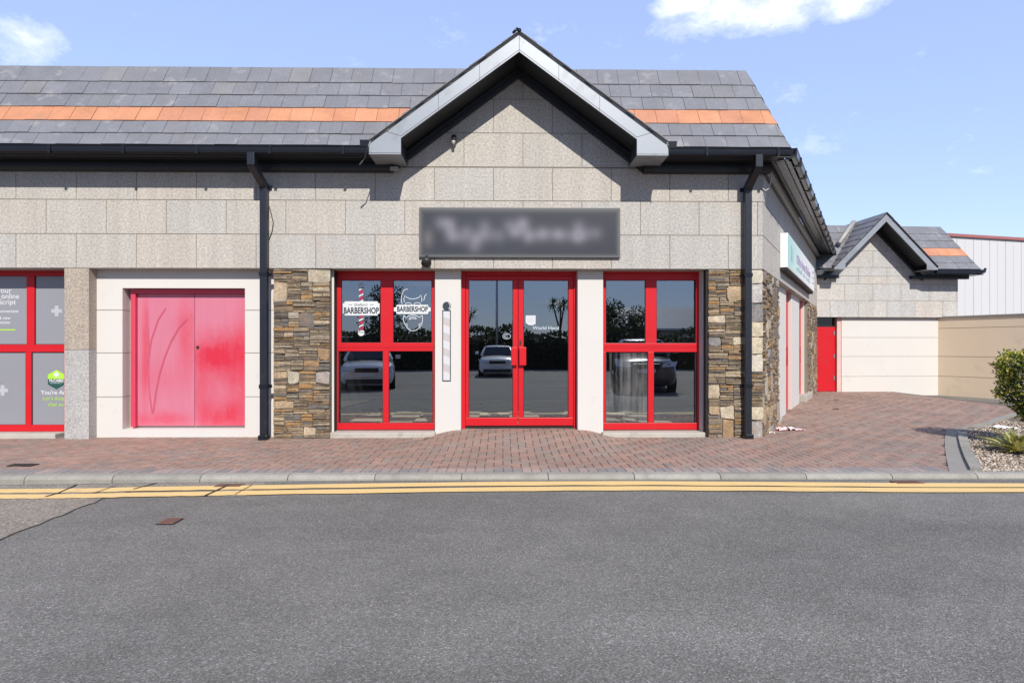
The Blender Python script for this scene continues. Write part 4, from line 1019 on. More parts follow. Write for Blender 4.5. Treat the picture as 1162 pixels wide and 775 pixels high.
mb.use('mortar'); mb.box(FB, uL, uR - .004, gbz + .002, sofF, -.3, -.005); mb.prism(FB, [(GXf - hwF, sofF), (GXf + hwF, sofF), (GXf, fap[1])], -.25, -.006)
mb.use('granite_far'); mb.box(FB, uR - .003, uR, gbz, sofF, -4.0, -.001)
mb.build('granite_wall', far)
cP = -.12; W5 = lambda px, py: FB.uv(px, py, cP)
pu0, pu1 = W5(955, 400)[0], W5(1065, 400)[0]
panel_wall('rendered_panel', FB, pu0, pu1 + .4, -.2, gbz - .002, cP, [W5(1010, y)[1] for y in (383, 404.5, 427)], parent=far)
mb = MB().use(plain('pink_reveal', (.60, .42, .38), .8)); mb.box(FB, W5(950.3, 400)[0], pu0 - .002, -.1, gbz - .003, cP - .2, cP - .02); mb.build('door_reveal', far)
mb = MB().use('red_paint'); d0, d1 = W5(929, 400)[0], W5(950.2, 400)[0]; zT = W5(940, 371)[1]; mb.box(FB, d0, d1, .01, zT, cP - .2, cP - .1); dr_ = mb.build('red_door', far, bevel=.006)
mb = MB().use('car_glass'); mb.box(FB, d0, d1, zT + .03, gbz - .003, cP - .22, cP - .15); mb.build('transom_pane', dr_)
mb = MB().use('steel')
for z in (.35, 1.0, 1.7): mb.box(FB, d1 - .06, d1 - .02, z, z + .12, cP - .1, cP - .085)
mb.build('hinge', dr_)
mb = MB().use('dark_gap'); mb.box(FB, d0, W5(956, 400)[0], zT + .001, zT + .029, cP - .22, cP - .12); mb.build('door_head', far)
# its gable
mb = MB().use('verge_metal')
fi = lambda d: fap[1] - slF * d; fo = lambda d: fout[1] - slF * d
for sgn in (-1, 1):
    P = [(0, fap[1]), (sgn * wi, fi(wi)), (sgn * wi, zbF), (sgn * wo, zbF), (sgn * wo, fo(wo)), (0, fout[1])]; P = [(GXf + p, q) for p, q in P]
    if sum(P[i][0] * P[(i + 1) % 6][1] - P[(i + 1) % 6][0] * P[i][1] for i in range(6)) < 0: P = P[::-1]
    mb.prism(FB, P, ovf - .03, ovf)
    a, b = sorted((GXf + sgn * wi, GXf + sgn * wo)); mb.box(FB, a, b, zbF + .001, zbF + .02, 0, ovf - .031); a, b = sorted((GXf + sgn * (wo - .02), GXf + sgn * wo)); mb.box(FB, a, b, zbF + .021, fo(wo) - .01, 0, ovf - .031)
mb.build('verge_board', far, bevel=.004)
mb = MB().use('black_soffit')
for sgn in (-1, 1):
    q = [(GXf, fi(0)), (GXf + sgn * wi, fi(wi)), (GXf + sgn * wi, fi(wi) + .015), (GXf, fi(0) + .015)]
    mb.prism(FB, q if sgn > 0 else q[::-1], -.02, ovf - .031)
    mb.use('gable_black'); q = [(GXf, fi(0) - .13), (GXf + sgn * hwF, fi(hwF) - .13), (GXf + sgn * hwF, fi(hwF) - .001), (GXf, fi(0) - .001)]; mb.prism(FB, q if sgn > 0 else q[::-1], .001, .09); mb.use('black_soffit')
mb.build('gable_soffit', far)
gr = MB(); dep = 3.4
for sgn in (-1, 1):
    bo = FB.p(GXf + sgn * wo, fo(wo) + .012, ovf + .03); vv = (-FB.u * sgn + Vector((0, 0, slF))).normalized(); Lg = wo * math.sqrt(1 + slF * slF)
    pg = Pl(bo - FB.n * dep, FB.n, vv) if sgn < 0 else Pl(bo, -FB.n, vv)
    for k in range(8): slates(gr, pg, [(0, 0), (dep, 0), (dep, Lg), (0, Lg)], [Lg * k / 8, Lg * (k + 1) / 8], .33, phase=.165 * (k % 2), rng=random.Random(90 + k))
    gr.use('dark_gap'); gr.prism(pg, [(0, 0), (dep, 0), (dep, Lg), (0, Lg)], -.025, -.003)
gr.build('gable_roof', far)
eU = f_(1112.7, 306.4, .5); eL = FB.p(-4.0, evF, .5); eR = FB.p(eU[0], evF, .5)
# main pitched roof of the far building: rows found from the photograph's course lines
RbF = FB.p(0, 0, -.62); rgz = FB.uv(1066.8, 257.6, -.62)[1]; rgu = FB.uv(1066.8, 257.6, -.62)[0]
PF = Pl(eL, FB.u, FB.p(0, rgz, -.62) - FB.p(0, evF, .5)); HF = (FB.p(0, rgz, -.62) - FB.p(0, evF, .5)).length
def pfv(px, py): q = onplane(px, py, PF.o, PF.n) - PF.o; return q.dot(PF.v)
rF = [0, pfv(1090, 298.5), pfv(1092, 291), pfv(1088, 282.2), pfv(1075, 273.8), pfv(1070, 266.2), HF]; h0 = (fout[1] - .02 - evF) / slF; h1 = max(0, (fout[1] - .02 - rgz) / slF); gxo = GXf + 4.0
cvL = [(0, 0), (gxo - h0, 0), (gxo - h1, HF), (0, HF)]; cvR = [(gxo + h0, 0), (eU[0] + 4.0, 0), (rgu + 4.0, HF), (gxo + h1, HF)]
mg = MB(); mo = MB()
for k in range(6):
  for cv in (cvL, cvR): slates(mo if (k == 2 and cv is cvR) else mg, PF, cv, [rF[k], rF[k + 1]], .33, phase=.165 * (k % 2), matn=('slate_orange' if (k == 2 and cv is cvR) else 'slate', ''), rng=random.Random(110 + k))
mg.use('dark_gap')
for cv in (cvL, cvR): mg.face([PF.p(*q, -.004) for q in cv])
eRp, rRp = PF.p(eU[0] + 4, 0), PF.p(rgu + 4, HF); bk = -FB.n * 5
mg.use('slate'); mg.face([eRp, eRp + bk, rRp + bk, rRp]); mg.use('lead'); mg.face([PF.p(0, HF, -.02), PF.p(rgu + 4, HF, -.02), rRp + bk, PF.p(0, HF) + bk])
rf = mg.build('roof', far); mo.build('orange_slate_course', rf)
mb = MB().use('lead'); A = FB.p(GXf - wo, fo(wo) + .05, .3); B = FB.p(GXf - .75, fo(.75) - .02, -1.2)
mb.tube([FB.p(*f_(952, 276, .1), .1), FB.p(*f_(969, 252, -.62), -.62)], .07, 6); mb.build('valley_flashing', rf)
mb = MB().use('black_plastic'); mb.box(FB, GXf + wo, eU[0] + .03, evF - .13, evF - .01, .44, .56); mb.box(FB, GXf + wo - .1, uR + .4, evF - .15, evF - .131, .0, .5); mb.box(FB, GXf + wi - .1, uR + .25, sofF - .08, evF - .151, .001, .13); mb.box(FB, uL, GXf - wi + .1, sofF - .08, evF - .151, .001, .13); mb.tube([FB.p(eU[0] + .02, evF - .07, .5), FB.p(eU[0] + .25, evF - .05, .35), FB.p(eU[0] + .32, evF + .05, .3)], .04, 6); mb.build('gutter', far)

# boundary wall running towards the camera
Q = FB.p(f_(1064.5, 440, cP)[0], 0, cP); wd = Vector((math.sin(R(28)), -math.cos(R(28)), 0))
BW = Fr(Q, math.atan2(wd.y, wd.x)); BW.n = -BW.n if BW.n.x > 0 else BW.n
BWx = Fr(Q, math.atan2(wd.y, wd.x))
bwl = thing('boundary_wall', 'long beige rendered yard wall with thin grooves and dark coping, running right from the granite building', 'wall', tuple(Q))
zt5 = BWx.uv(1066, 361.3)[1]
L = 12.0; nsg = BWx.n
front = 0.0
mb = MB().use('beige_render'); ys = [-.2] + [BWx.uv(1075, y)[1] for y in (427, 404.5, 372.5)] + [zt5]
sgnn = 1 if nsg.x < 0 else -1
for k in range(4): mb.box(BWx, -.1, L, ys[k] + (.007 if k else 0), ys[k + 1] - (.007 if k < 3 else 0), -.22 if sgnn > 0 else 0, 0 if sgnn > 0 else .22)
mb.use('groove')
for y in ys[1:4]: mb.box(BWx, -.099, L - .001, y - .007, y + .007, -.2, -.012)
mb.build('rendered_wall', bwl)
mb = MB().use('border_concrete'); mb.box(BWx, -.12, L + .02, zt5 + .001, zt5 + .05, -.25, .03); mb.build('coping', bwl)

# white-clad warehouse beyond
WP = onplane(1060, 393, FB.o - FB.n * 15, FB.n); WH = Fr((WP.x, WP.y, 0), R(14))
wh = thing('warehouse', 'tall white-clad warehouse with a dark red roof trim behind the beige wall', 'building', tuple(WH.o))
zw = WH.uv(1085, 269)[1]; w0 = WH.uv(1030, 300)[0]; sp_ = WH.uv(1123, 300)[0] - WH.uv(1104.6, 300)[0]; wend = w0 + sp_ * 26
mb = MB().use('white_clad'); x = WH.uv(1104.6, 300)[0] - 5 * sp_
x0 = x
while x < wend: mb.box(WH, x + .012, x + sp_ - .012, -.2, zw, -.3, 0); mb.box(WH, x + sp_ * .5 - .02, x + sp_ * .5 + .02, 0, zw - .05, 0.001, .012); x += sp_
mb.use('groove'); mb.box(WH, x0 + .02, x - .02, -.2, zw - .01, -.28, -.02); mb.box(WH, x0, x, -.2, zw - .05, -20, -.31)
mb.build('cladding', wh)
mb = MB().use('clad_trim'); mb.box(WH, x0, x + .1, zw + .001, zw + .16, -.4, .12); mb.build('roof_trim', wh)

# ------------------------------------------------------------------ ground
def sm(t): t = max(0, min(1, t)); return t * t * (3 - 2 * t)
xd0, xd1 = fu(524), fu(655)
def hp(x, y):
    """pavement height: a ramp rises to the entrance threshold"""
    sx = sm((x - (xd0 - .62)) / .55) * sm(((xd1 + .62) - x) / .55); sy = sm((y + 1.3) / 1.45)
    return .098 * sx * sy - .02 * sm((-2.0 - x) / 4) * sm((y + 1.5) / 1.6) * 0
def zroad(x): return -.050 - .045 * sm((-1.2 - x) / 5.5)
kA, kB = onz(0, 537.2), onz(1100, 534.8); kslope = (kB.y - kA.y) / (kB.x - kA.x)
ky = lambda x: kA.y + (x - kA.x) * kslope                        # back edge of the kerb
# road: one sheet out to the horizon, finer near the kerb
xs = [-400, -120, -40, -14] + [-10 + k * .5 for k in range(41)] + [14, 40, 120, 400]
ysr = [-400, -120, -40, -22, -14, -10, -8, -6, -5, -4.4, -4, -3.6, -3.2, -3, -2.8, -2.6, 1, 20, 60, 150, 400]
vs = [Vector((x, y, zroad(x) if y < 0 else -.12)) for y in ysr for x in xs]; nX = len(xs)
mb = MB().use('asphalt'); mb.mesh(vs, [[j * nX + i, j * nX + i + 1, (j + 1) * nX + i + 1, (j + 1) * nX + i] for j in range(len(ysr) - 1) for i in range(nX - 1)]); mb.build('road', kind='structure')
rd = lambda px, py: onz(px, py, zroad(onz(px, py, -.07).x))
# old patch of road by the left kerb
edge = [(-500, 840), (0, 612.5), (14, 606), (30, 600), (44, 595.5), (60, 588), (72, 584.5), (85, 578), (100, 572.5), (107, 571), (115, 566), (132, 562), (150, 557), (190, 553), (300, 551.5), (300, 547), (0, 551.5), (-500, 552)]
mb = MB().use('asphalt_old'); mb.face([rd(*p) + Vector((0, 0, .004)) for p in edge]); mb.use('dark_gap')
for i in range(0, 12):
    p, q = rd(*edge[i]), rd(*edge[i + 1]); mb.use('tar'); n_ = Vector((-(q - p).y, (q - p).x, 0)).normalized() * .012; up = Vector((0, 0, .006)); mb.face([p - n_ + up, q - n_ + up, q + n_ * .4 + up, p + n_ * .4 + up])
mb.build('road_patch', kind='structure')
def strip(mb, top, bot, h):
    for i in range(len(top) - 1): mb.face([rd(*bot[i]) + Vector((0, 0, h)), rd(*bot[i + 1]) + Vector((0, 0, h)), rd(*top[i + 1]) + Vector((0, 0, h)), rd(*top[i]) + Vector((0, 0, h))])
mb = MB().use('asphalt_old')
for (x0, x1, t, b_) in ((84, 132, 550.8, 555.0), (52, 110, 555.5, 563.0), (236, 286, 549.3, 563.6)): mb.face([rd(x0, b_) + Vector((0, 0, .005)), rd(x1 - 8, b_) + Vector((0, 0, .005)), rd(x1 + 8, t) + Vector((0, 0, .005)), rd(x0 + 22, t) + Vector((0, 0, .005))])
mb.build('trench_patch', kind='structure')
mb = MB().use('yellow_paint')
for (pts, w) in (([(-900, 555.7), (-80, 555.7), (0, 555.7), (60, 555.3), (110, 554.7), (150, 553.5), (245, 552.0), (285, 551.4), (420, 549.2), (581, 547.2), (720, 546.6), (860, 547.4), (1000, 548.6), (1162, 549.2), (1260, 549.6), (2300, 553.6)], 4.5),
                 ([(-900, 561.9), (-80, 561.9), (0, 561.9), (52, 561.7), (105, 561.0), (150, 559.8), (232, 558.6), (277, 557.6), (420, 555.6), (581, 553.3), (720, 552.4), (860, 553.0), (1000, 554.2), (1162, 554.6), (1260, 555.0), (2300, 559.0)], 4.7)):
    pp = []
    for i in range(len(pts) - 1):
        for k in range(6): t = k / 6; pp.append((pts[i][0] + (pts[i + 1][0] - pts[i][0]) * t, pts[i][1] + (pts[i + 1][1] - pts[i][1]) * t))
    pp.append(pts[-1]); strip(mb, pp, [(x, y + w + .25 * math.sin(x * .21)) for x, y in pp], .009)
mb.use('dark_gap')
for (x0, y0, x1, y1, w) in ((50, 564.5, 66, 560, 2.2), (66, 560, 86, 551, 1.4), (104, 561, 130, 552.5, .8), (150, 556, 176, 549, 1.6), (231, 563.6, 260, 550.2, 2.0), (266, 562, 286, 551, .7)):
    mb.face([rd(x0, y0) + Vector((0, 0, .0125)), rd(x0 + w * 1.6, y0) + Vector((0, 0, .0125)), rd(x1 + w * 1.6, y1) + Vector((0, 0, .0125)), rd(x1, y1) + Vector((0, 0, .0125))])
mb.build('yellow_line', kind='structure')
# pavement bed and herringbone bricks
bedpx = [(1103, 535.5), (1097, 522), (1093, 510), (1091, 500), (1090, 492)]
bedW = [onz(*p) for p in bedpx] + [onz(1107, 487), onz(1145, 473), onz(1240, 447)]
stripW = [onz(*p) for p in ((1077, 535.5), (1074, 522), (1072, 508), (1072, 498), (1073.5, 488.7))]
bedPoly = [(p.x, p.y) for p in bedW] + [(bedW[-1].x + 6, bedW[-1].y), (bedW[-1].x + 6, ky(12))]
outer = [(p.x, p.y) for p in stripW] + [(onz(1100, 484).x, onz(1100, 484).y)] + [(p.x, p.y) for p in bedW[6:]] + [(bedW[-1].x + 6, bedW[-1].y), (bedW[-1].x + 6, ky(12))]
def inside(x, y, poly):
    r = False
    for i in range(len(poly)):
        (x1, y1), (x2, y2) = poly[i], poly[i - 1]
        if (y1 > y) != (y2 > y) and x < (x2 - x1) * (y - y1) / (y2 - y1) + x1: r = not r
    return r
def ok(x, y):
    if y < ky(x) + .115: return False
    if inside(x, y, outer): return False
    d = Vector((x, y, 0)) - SD.o
    if y > .42 and d.dot(SD.n) < -.42: return False
    if (Vector((x, y, 0)) - FB.o).dot(FB.n) < -.35 or (Vector((x, y, 0)) - BWx.o).dot(BWx.n) < -.2: return False
    return x > -10.5 and x < 11.5
mb = MB(); rng = random.Random(9); pw = .103
def brick(x0, x1, y0, y1, m):
    if not ok((x0 + x1) / 2, (y0 + y1) / 2): return
    g = .0035; b = .004; mb.use(m); dz = rng.uniform(-.0015, .002); tx, ty = rng.uniform(-.012, .012), rng.uniform(-.012, .012); mx, my = (x0 + x1) / 2, (y0 + y1) / 2
    a = [(x0 + g, y0 + g), (x1 - g, y0 + g), (x1 - g, y1 - g), (x0 + g, y1 - g)]; c = [(x0 + g + b, y0 + g + b), (x1 - g - b, y0 + g + b), (x1 - g - b, y1 - g - b), (x0 + g + b, y1 - g - b)]
    mb.mesh([Vector((x, y, hp(x, y) - .006)) for x, y in a] + [Vector((x, y, hp(x, y) + dz + tx * (x - mx) + ty * (y - my))) for x, y in c], [[4, 5, 6, 7]] + [[i, (i + 1) % 4, 4 + (i + 1) % 4, 4 + i] for i in range(4)])
for i in range(-110, 115):
    for j in range(-30, 200):
        x, y = i * pw, j * pw - .02
        if y > 18.5 or (x < 3 and y > 1): continue
        s = (i - j) % 4
        if s == 0: brick(x, x + 2 * pw, y, y + pw, 'brick_paver')
        elif s == 3: brick(x, x + pw, y, y + 2 * pw, 'brick_paver')
i = 0
x = -10.5
while x < stripW[0].x - .05:
    y = ky(x); g = .0035; mb.use('brick_header'); a = [(x + g, y + g), (x + pw - g, y + g), (x + pw - g, y + .205), (x + g, y + .205)]
    z0 = rng.uniform(0, .002); mb.mesh([Vector((p, q, .004 + z0)) for p, q in a] + [Vector((p, q, -.01)) for p, q in a], [[0, 1, 2, 3], [4, 5, 1, 0], [5, 6, 2, 1], [6, 7, 3, 2], [7, 4, 0, 3]]); x += pw
gx = [-10.5 + .25 * k for k in range(90)]; gy = [ky(0) + .02] + [-2.4 + .2 * k for k in range(16)] + [1.2 + k for k in range(18)]
mb.use('joint_sand')
for jj in range(len(gy) - 1):
    for ii in range(len(gx) - 1):
        if gy[jj] > .4 and gx[ii] < 3: continue
        q = [(gx[ii], gy[jj]), (gx[ii + 1], gy[jj]), (gx[ii + 1], gy[jj + 1]), (gx[ii], gy[jj + 1])]; mb.face([Vector((a, b, hp(a, b) - .008)) for a, b in q])
mb.build('pavement', kind='structure')
# kerb stones
mb = MB().use('kerb_concrete'); x = -10.5; rng = random.Random(4)
while x < 12:
    L = .915; hgt = lambda xx: -.004
    a0, a1 = x + .004, x + L - .004; P = []
    for xx in (a0, a1):
        y = ky(xx); zr = zroad(xx) - .03
        P.append([Vector((xx, y - .003, -.05)), Vector((xx, y - .003, .004)), Vector((xx, y - .105, .002)), Vector((xx, y - .132, -.012)), Vector((xx, y - .15, -.035)), Vector((xx, y - .155, zr))])
    mb.mesh(P[0] + P[1], [[i, i + 1, 7 + i, 6 + i] for i in range(5)] + [[5, 4, 3, 2, 1, 0], [6, 7, 8, 9, 10, 11]]); x += L
mb.build('kerb', kind='structure')
# concrete border and kerb round the gravel bed
mb = MB().use('border_concrete'); L_, R_ = stripW, [onz(*p) for p in ((1103, 535.5), (1097, 522), (1092, 508), (1090, 498), (1090, 488.7))]
for i in range(4): mb.prism(Pl((0, 0, 0), (1, 0, 0), (0, 1, 0)), [(L_[i].x, L_[i].y), (R_[i].x, R_[i].y), (R_[i + 1].x, R_[i + 1].y - .006), (L_[i + 1].x, L_[i + 1].y - .006)], -.03, .006)
q = [L_[4], R_[4], onz(1107, 486.5), onz(1100, 484)]; mb.prism(Pl((0, 0, 0), (1, 0, 0), (0, 1, 0)), [(p.x, p.y) for p in q], -.03, .004)
mb.build('garden_border', kind='structure')
mb = MB().use('kerb_concrete'); kb = [onz(*p) for p in ((1108, 534.9), (1101, 522), (1096, 510), (1093, 500), (1092, 492))]
for seg in (kb, [onz(1104, 487), onz(1126, 479.5), onz(1145, 473), onz(1240, 447)]):
    for i in range(len(seg) - 1):
        p, q = seg[i], seg[i + 1]; t = (q - p).normalized(); n_ = Vector((-t.y, t.x, 0)) * .055; g = t * .004; zt6 = .035
        mb.mesh([p - n_ + g + Vector((0, 0, -.05)), p + n_ + g + Vector((0, 0, -.05)), q + n_ - g + Vector((0, 0, -.05)), q - n_ - g + Vector((0, 0, -.05)), p - n_ + g + Vector((0, 0, zt6)), p + n_ + g + Vector((0, 0, zt6)), q + n_ - g + Vector((0, 0, zt6)), q - n_ - g + Vector((0, 0, zt6))], [[4, 5, 6, 7][::-1], [0, 1, 5, 4][::-1], [1, 2, 6, 5][::-1], [2, 3, 7, 6][::-1], [3, 0, 4, 7][::-1]])
mb.build('garden_kerb', kind='structure')
mb = MB().use('soil'); mb.face([Vector((x, y, -.004)) for x, y in bedPoly][::1]); mb.build('soil', kind='structure')
mb = MB().use('gravel'); rng = random.Random(12); ico = [(0, 0, 1), (.9, 0, .1), (.28, .85, .1), (-.72, .53, .1), (-.72, -.53, .1), (.28, -.85, .1), (0, 0, -1)]
xs_ = [p[0] for p in bedPoly]; n = 0
while n < 11000:
    x, y = rng.uniform(min(xs_), min(xs_) + 4.2), ky(8) + .02 + 4.6 * rng.random() ** 1.6
    if not inside(x, y, bedPoly): n += .3; continue
    n += 1; s = rng.uniform(.008, .022); rot = Matrix.Rotation(rng.uniform(0, 6.28), 3, 'Z') @ Matrix.Rotation(rng.uniform(-.5, .5), 3, 'X')
    mb.mesh([Vector((x, y, rng.uniform(0, .01))) + rot @ (Vector(v) * s * .9) * 1.0 for v in [(a * rng.uniform(.8, 1.4), b * rng.uniform(.7, 1.1), c_ * .6) for a, b, c_ in ico]], [[0, 1, 2], [0, 2, 3], [0, 3, 4], [0, 4, 5], [0, 5, 1], [6, 2, 1], [6, 3, 2], [6, 4, 3], [6, 5, 4], [6, 1, 5]])
mb.build('gravel', kind='stuff')

# covers and litter
def cover(px, py, w, d, mat_, label, road=True, nm='manhole_cover'):
    p = rd(px, py) if road else onz(px, py, 0); z = p.z + .006; mb = MB().use('dark_gap'); G = Pl((p.x, p.y, z), (1, 0, 0), (0, 1, 0)); mb.box(G, -w / 2 - .008, w / 2 + .008, -d / 2 - .008, d / 2 + .008, -.02, .001)
    t = thing(nm, label, 'manhole cover', (p.x, p.y, z)); mb.build('frame', t); mb = MB().use(mat_); mb.box(G, -w / 2, w / 2, -d / 2, d / 2, -.01, .006)
    k = -w / 2 + .02
    while k < w / 2 - .02: mb.box(G, k, k + .012, -d / 2 + .015, d / 2 - .015, .006, .010); k += .035
    mb.build('lid', t)
cover(193, 592, .125, .15, 'rust', 'small rusty square cover set in the asphalt on the left')
cover(26, 528, .27, .10, 'iron', 'dark iron cover sunk in the brick paving on the far left', False)
cover(260, 551.6, .26, .12, 'rust', 'rust-brown cover under the yellow lines beside the kerb on the left')
cover(1030, 548.0, .28, .12, 'rust', 'worn reddish cover under the yellow lines on the right')
def litter(px, py, s, mat_, label, seed, fl=.35):
    rng = random.Random(seed); p = onz(px, py, 0); mb = MB().use(mat_); n = 7; H = [[rng.uniform(0, 1) for _ in range(n + 1)] for _ in range(n + 1)]
    vs = [Vector((p.x + (i / n - .5) * s * rng.uniform(.9, 1.1), p.y + (j / n - .5) * s * .7, .006 + H[i][j] * s * fl * (1 - abs(i / n - .5)))) for j in range(n + 1) for i in range(n + 1)]
    vs2 = [v + Vector((0, 0, .002)) for v in vs]; N = len(vs); fs = [[j * (n + 1) + i, j * (n + 1) + i + 1, (j + 1) * (n + 1) + i + 1, (j + 1) * (n + 1) + i] for j in range(n) for i in range(n)]
    mb.mesh(vs + vs2, [f[::-1] for f in fs] + [[a + N for a in f] for f in fs]); o = mb.build('litter', None, loc=(p.x, p.y, 0)); o['label'] = label; o['category'] = 'litter'; return o
litter(889, 488.5, .20, 'paper_pink', 'pinkish crumpled wrapper by the stone corner, nearer the wall', 1)
litter(896, 488.3, .17, 'paper_white', 'white crumpled paper between the two other scraps by the stone corner', 2)
litter(907, 488.5, .16, 'paper_pink', 'torn pink and white scrap farthest from the stone corner', 3, .2)
litter(876, 492, .08, 'paper_white', 'tiny white scrap at the foot of the stone corner', 4)
litter(1138, 486, .34, 'paper_white', 'flat white plastic sheet lying in the gravel bed beside the shrub', 5, .12)
def leaf(px, py, label, seed):
    p = onz(px, py, 0); mb = MB().use(plain('dry_leaf', (.07, .045, .03), .8)); G = Pl((p.x, p.y, .012), (1, .3, 0), (-.3, 1, .1)); mb.prism(G, [(-.09, 0), (-.03, -.03), (.05, -.025), (.10, .01), (.03, .035), (-.05, .03)], 0, .004); o = mb.build('dead_leaf', None, loc=(p.x, p.y, 0)); o['label'] = label; o['category'] = 'leaf'
leaf(949, 454.5, 'dark curled leaf on the paving nearest the red door', 1); leaf(948.5, 464.5, 'dark curled leaf on the paving a step in front of the other leaf', 2)

# ------------------------------------------------------------------ planting
def leaves(mb, mat_, pts_fn, n, size, rng, asp=.5):
    mb.use(mat_)
    for _ in range(n):
        p, nrm = pts_fn(rng); a = Vector((rng.uniform(-1, 1), rng.uniform(-1, 1), rng.uniform(-.6, 1))); a = (a + nrm * .8).normalized(); b = a.cross(Vector((rng.uniform(-1, 1), rng.uniform(-1, 1), rng.uniform(-1, 1)))).normalized(); s = size * rng.uniform(.6, 1.3); nn = a.cross(b)
        mb.mesh([p, p + a * s * .5 + b * s * asp * .5 + nn * s * .08, p + a * s, p + a * s * .5 - b * s * asp * .5 + nn * s * .08], [[0, 1, 2, 3]])
shc = onz(1180, 505, 0); S_sh = FPX / (shc.y + D)
sh = thing('shrub', 'rounded yellow-green variegated evergreen shrub on bare stems in the gravel bed', 'shrub', (shc.x, shc.y, 0))
ztop = CH - (402 - HY) / S_sh; zbot = CH - (478 - HY) / S_sh; hc = (ztop + zbot) / 2; hr = (ztop - zbot) / 2; rx = .455
mb = MB(); rng = random.Random(21)
blobs = [Vector((rng.uniform(-1, 1), rng.uniform(-1, 1), rng.uniform(-.9, .9))) for _ in range(40)]
def shell(lo, hi):
    def f(r):
        while True:
            d = Vector((r.gauss(0, 1), r.gauss(0, 1), r.gauss(0, 1))).normalized(); d = Vector((d.x, d.y, max(-1, min(1, d.z * 1.25)))); k = r.uniform(lo, hi)
            w = 1 + .07 * math.sin(d.x * 7 + 1) * math.sin(d.y * 6 + d.z * 5) + .04 * math.sin(d.x * 19 + d.z * 17)
            z = d.z; taper = 1.0 / max(.72, math.sqrt(max(0, 1 - z * z))) if z > -.3 else 1 - .35 * (-.3 - z) / .7
            q = Vector((shc.x + d.x * rx * k * w * taper, shc.y + d.y * rx * k * w * taper, hc + z * hr * k * (1 + .06 * math.sin(d.x * 13))))
            return q, d
    return f
leaves(mb, 'leaf_gold', lambda r: (lambda o_: o_ if o_[1].z > -.35 or r.random() < .3 else shell(.8, 1.0)(r))(shell(.9, 1.06)(r)), 3600, .045, rng, .55)
leaves(mb, 'leaf_dark', shell(.55, .97), 5200, .048, rng, .55)
mb.build('foliage', sh)
for k in range(7):
    a = k * .9; mb = MB().use('bark'); mb.tube([(shc.x + .05 * math.cos(a), shc.y + .05 * math.sin(a), -.02), (shc.x + .12 * math.cos(a + .3), shc.y + .12 * math.sin(a + .3), zbot * .7), (shc.x + .28 * math.cos(a), shc.y + .28 * math.sin(a), zbot + .25)], [.022, .018, .010], 6); mb.build('stem', sh)
def spiky(px, py, n, length, label, seed):
    p = onz(px, py, 0); t = thing('yucca_plant', label, 'plant', (p.x, p.y, 0)); rng = random.Random(seed); mb = MB().use('leaf_yucca')
    for k in range(n):
        az = rng.uniform(0, 6.28); el = rng.uniform(.15, 1.35); L = length * rng.uniform(.6, 1.1); w = rng.uniform(.024, .042); d = Vector((math.cos(az), math.sin(az), 0)); s = Vector((-d.y, d.x, 0)); rows_ = []
        for i in range(6):
            tt = i / 5; r_ = L * tt * math.cos(el * (1 - .25 * tt)); z = L * tt * math.sin(el * (1 - .45 * tt)) ; ww = w * (1 - tt ** 2) + .001; c = p + d * r_ + Vector((0, 0, .02 + z)); rows_.append((c - s * ww, c - Vector((0, 0, .008)), c + s * ww))
        vs = [q for r_ in rows_ for q in r_]; mb.mesh(vs, [[i * 3 + j, i * 3 + j + 1, (i + 1) * 3 + j + 1, (i + 1) * 3 + j] for i in range(5) for j in range(2)])
    mb.build('leaf_blades', t)
spiky(1154, 514, 60, .46, 'spiky yellow-striped yucca in the gravel in front of the shrub', 3)

# ------------------------------------------------------------------ what the glass reflects: the car park behind the camera
def hedge(x0, x1, y0, y1, h, label, n, size, nm='hedge'):
    t = thing(nm, label, 'hedge', ((x0 + x1) / 2, (y0 + y1) / 2, 0)); rng = random.Random(int(x0 * 7 + y0))
    core = MB().use(plain('hedge_core', (.010, .015, .007), .95)); 
    seg = 14; ring = []
    for i in range(seg + 1):
        x = x0 + (x1 - x0) * i / seg; hh_ = h * (.84 + .1 * math.sin(i * 1.9)); ring.append([Vector((x, y1 - .3, -.1)), Vector((x, y1 - .25, hh_ * .8)), Vector((x, (y0 + y1) / 2, hh_)), Vector((x, y0 + .25, hh_ * .8)), Vector((x, y0 + .3, -.1))])
    core.mesh([q for r in ring for q in r], [[i * 5 + j, i * 5 + j + 1, (i + 1) * 5 + j + 1, (i + 1) * 5 + j] for i in range(seg) for j in range(4)] + [[0, 1, 2, 3, 4], [seg * 5 + k for k in (4, 3, 2, 1, 0)]]); core.build('branch_mass', t)
    mb = MB()
    def f(r):
        x = r.uniform(x0, x1); hh_ = h * (.9 + .1 * math.sin((x - x0) * .9) + .07 * math.sin(x * 2.3)); q = r.random()
        if q < .72: return Vector((x, y1 + r.uniform(-.35, .05) + .12 * math.sin(x * 3), r.uniform(.0, hh_))), Vector((0, 1, .2))
        return Vector((x, r.uniform(y0, y1), hh_ + r.uniform(-.2, .12))), Vector((0, 0, 1))
    leaves(mb, 'leaf_hedge', f, n, size, rng, .6); mb.build('foliage', t)
hedge(-16, 15, -29.5, -27.5, 2.45, 'long dark clipped hedge along the far side of the car park', 11000, .22)
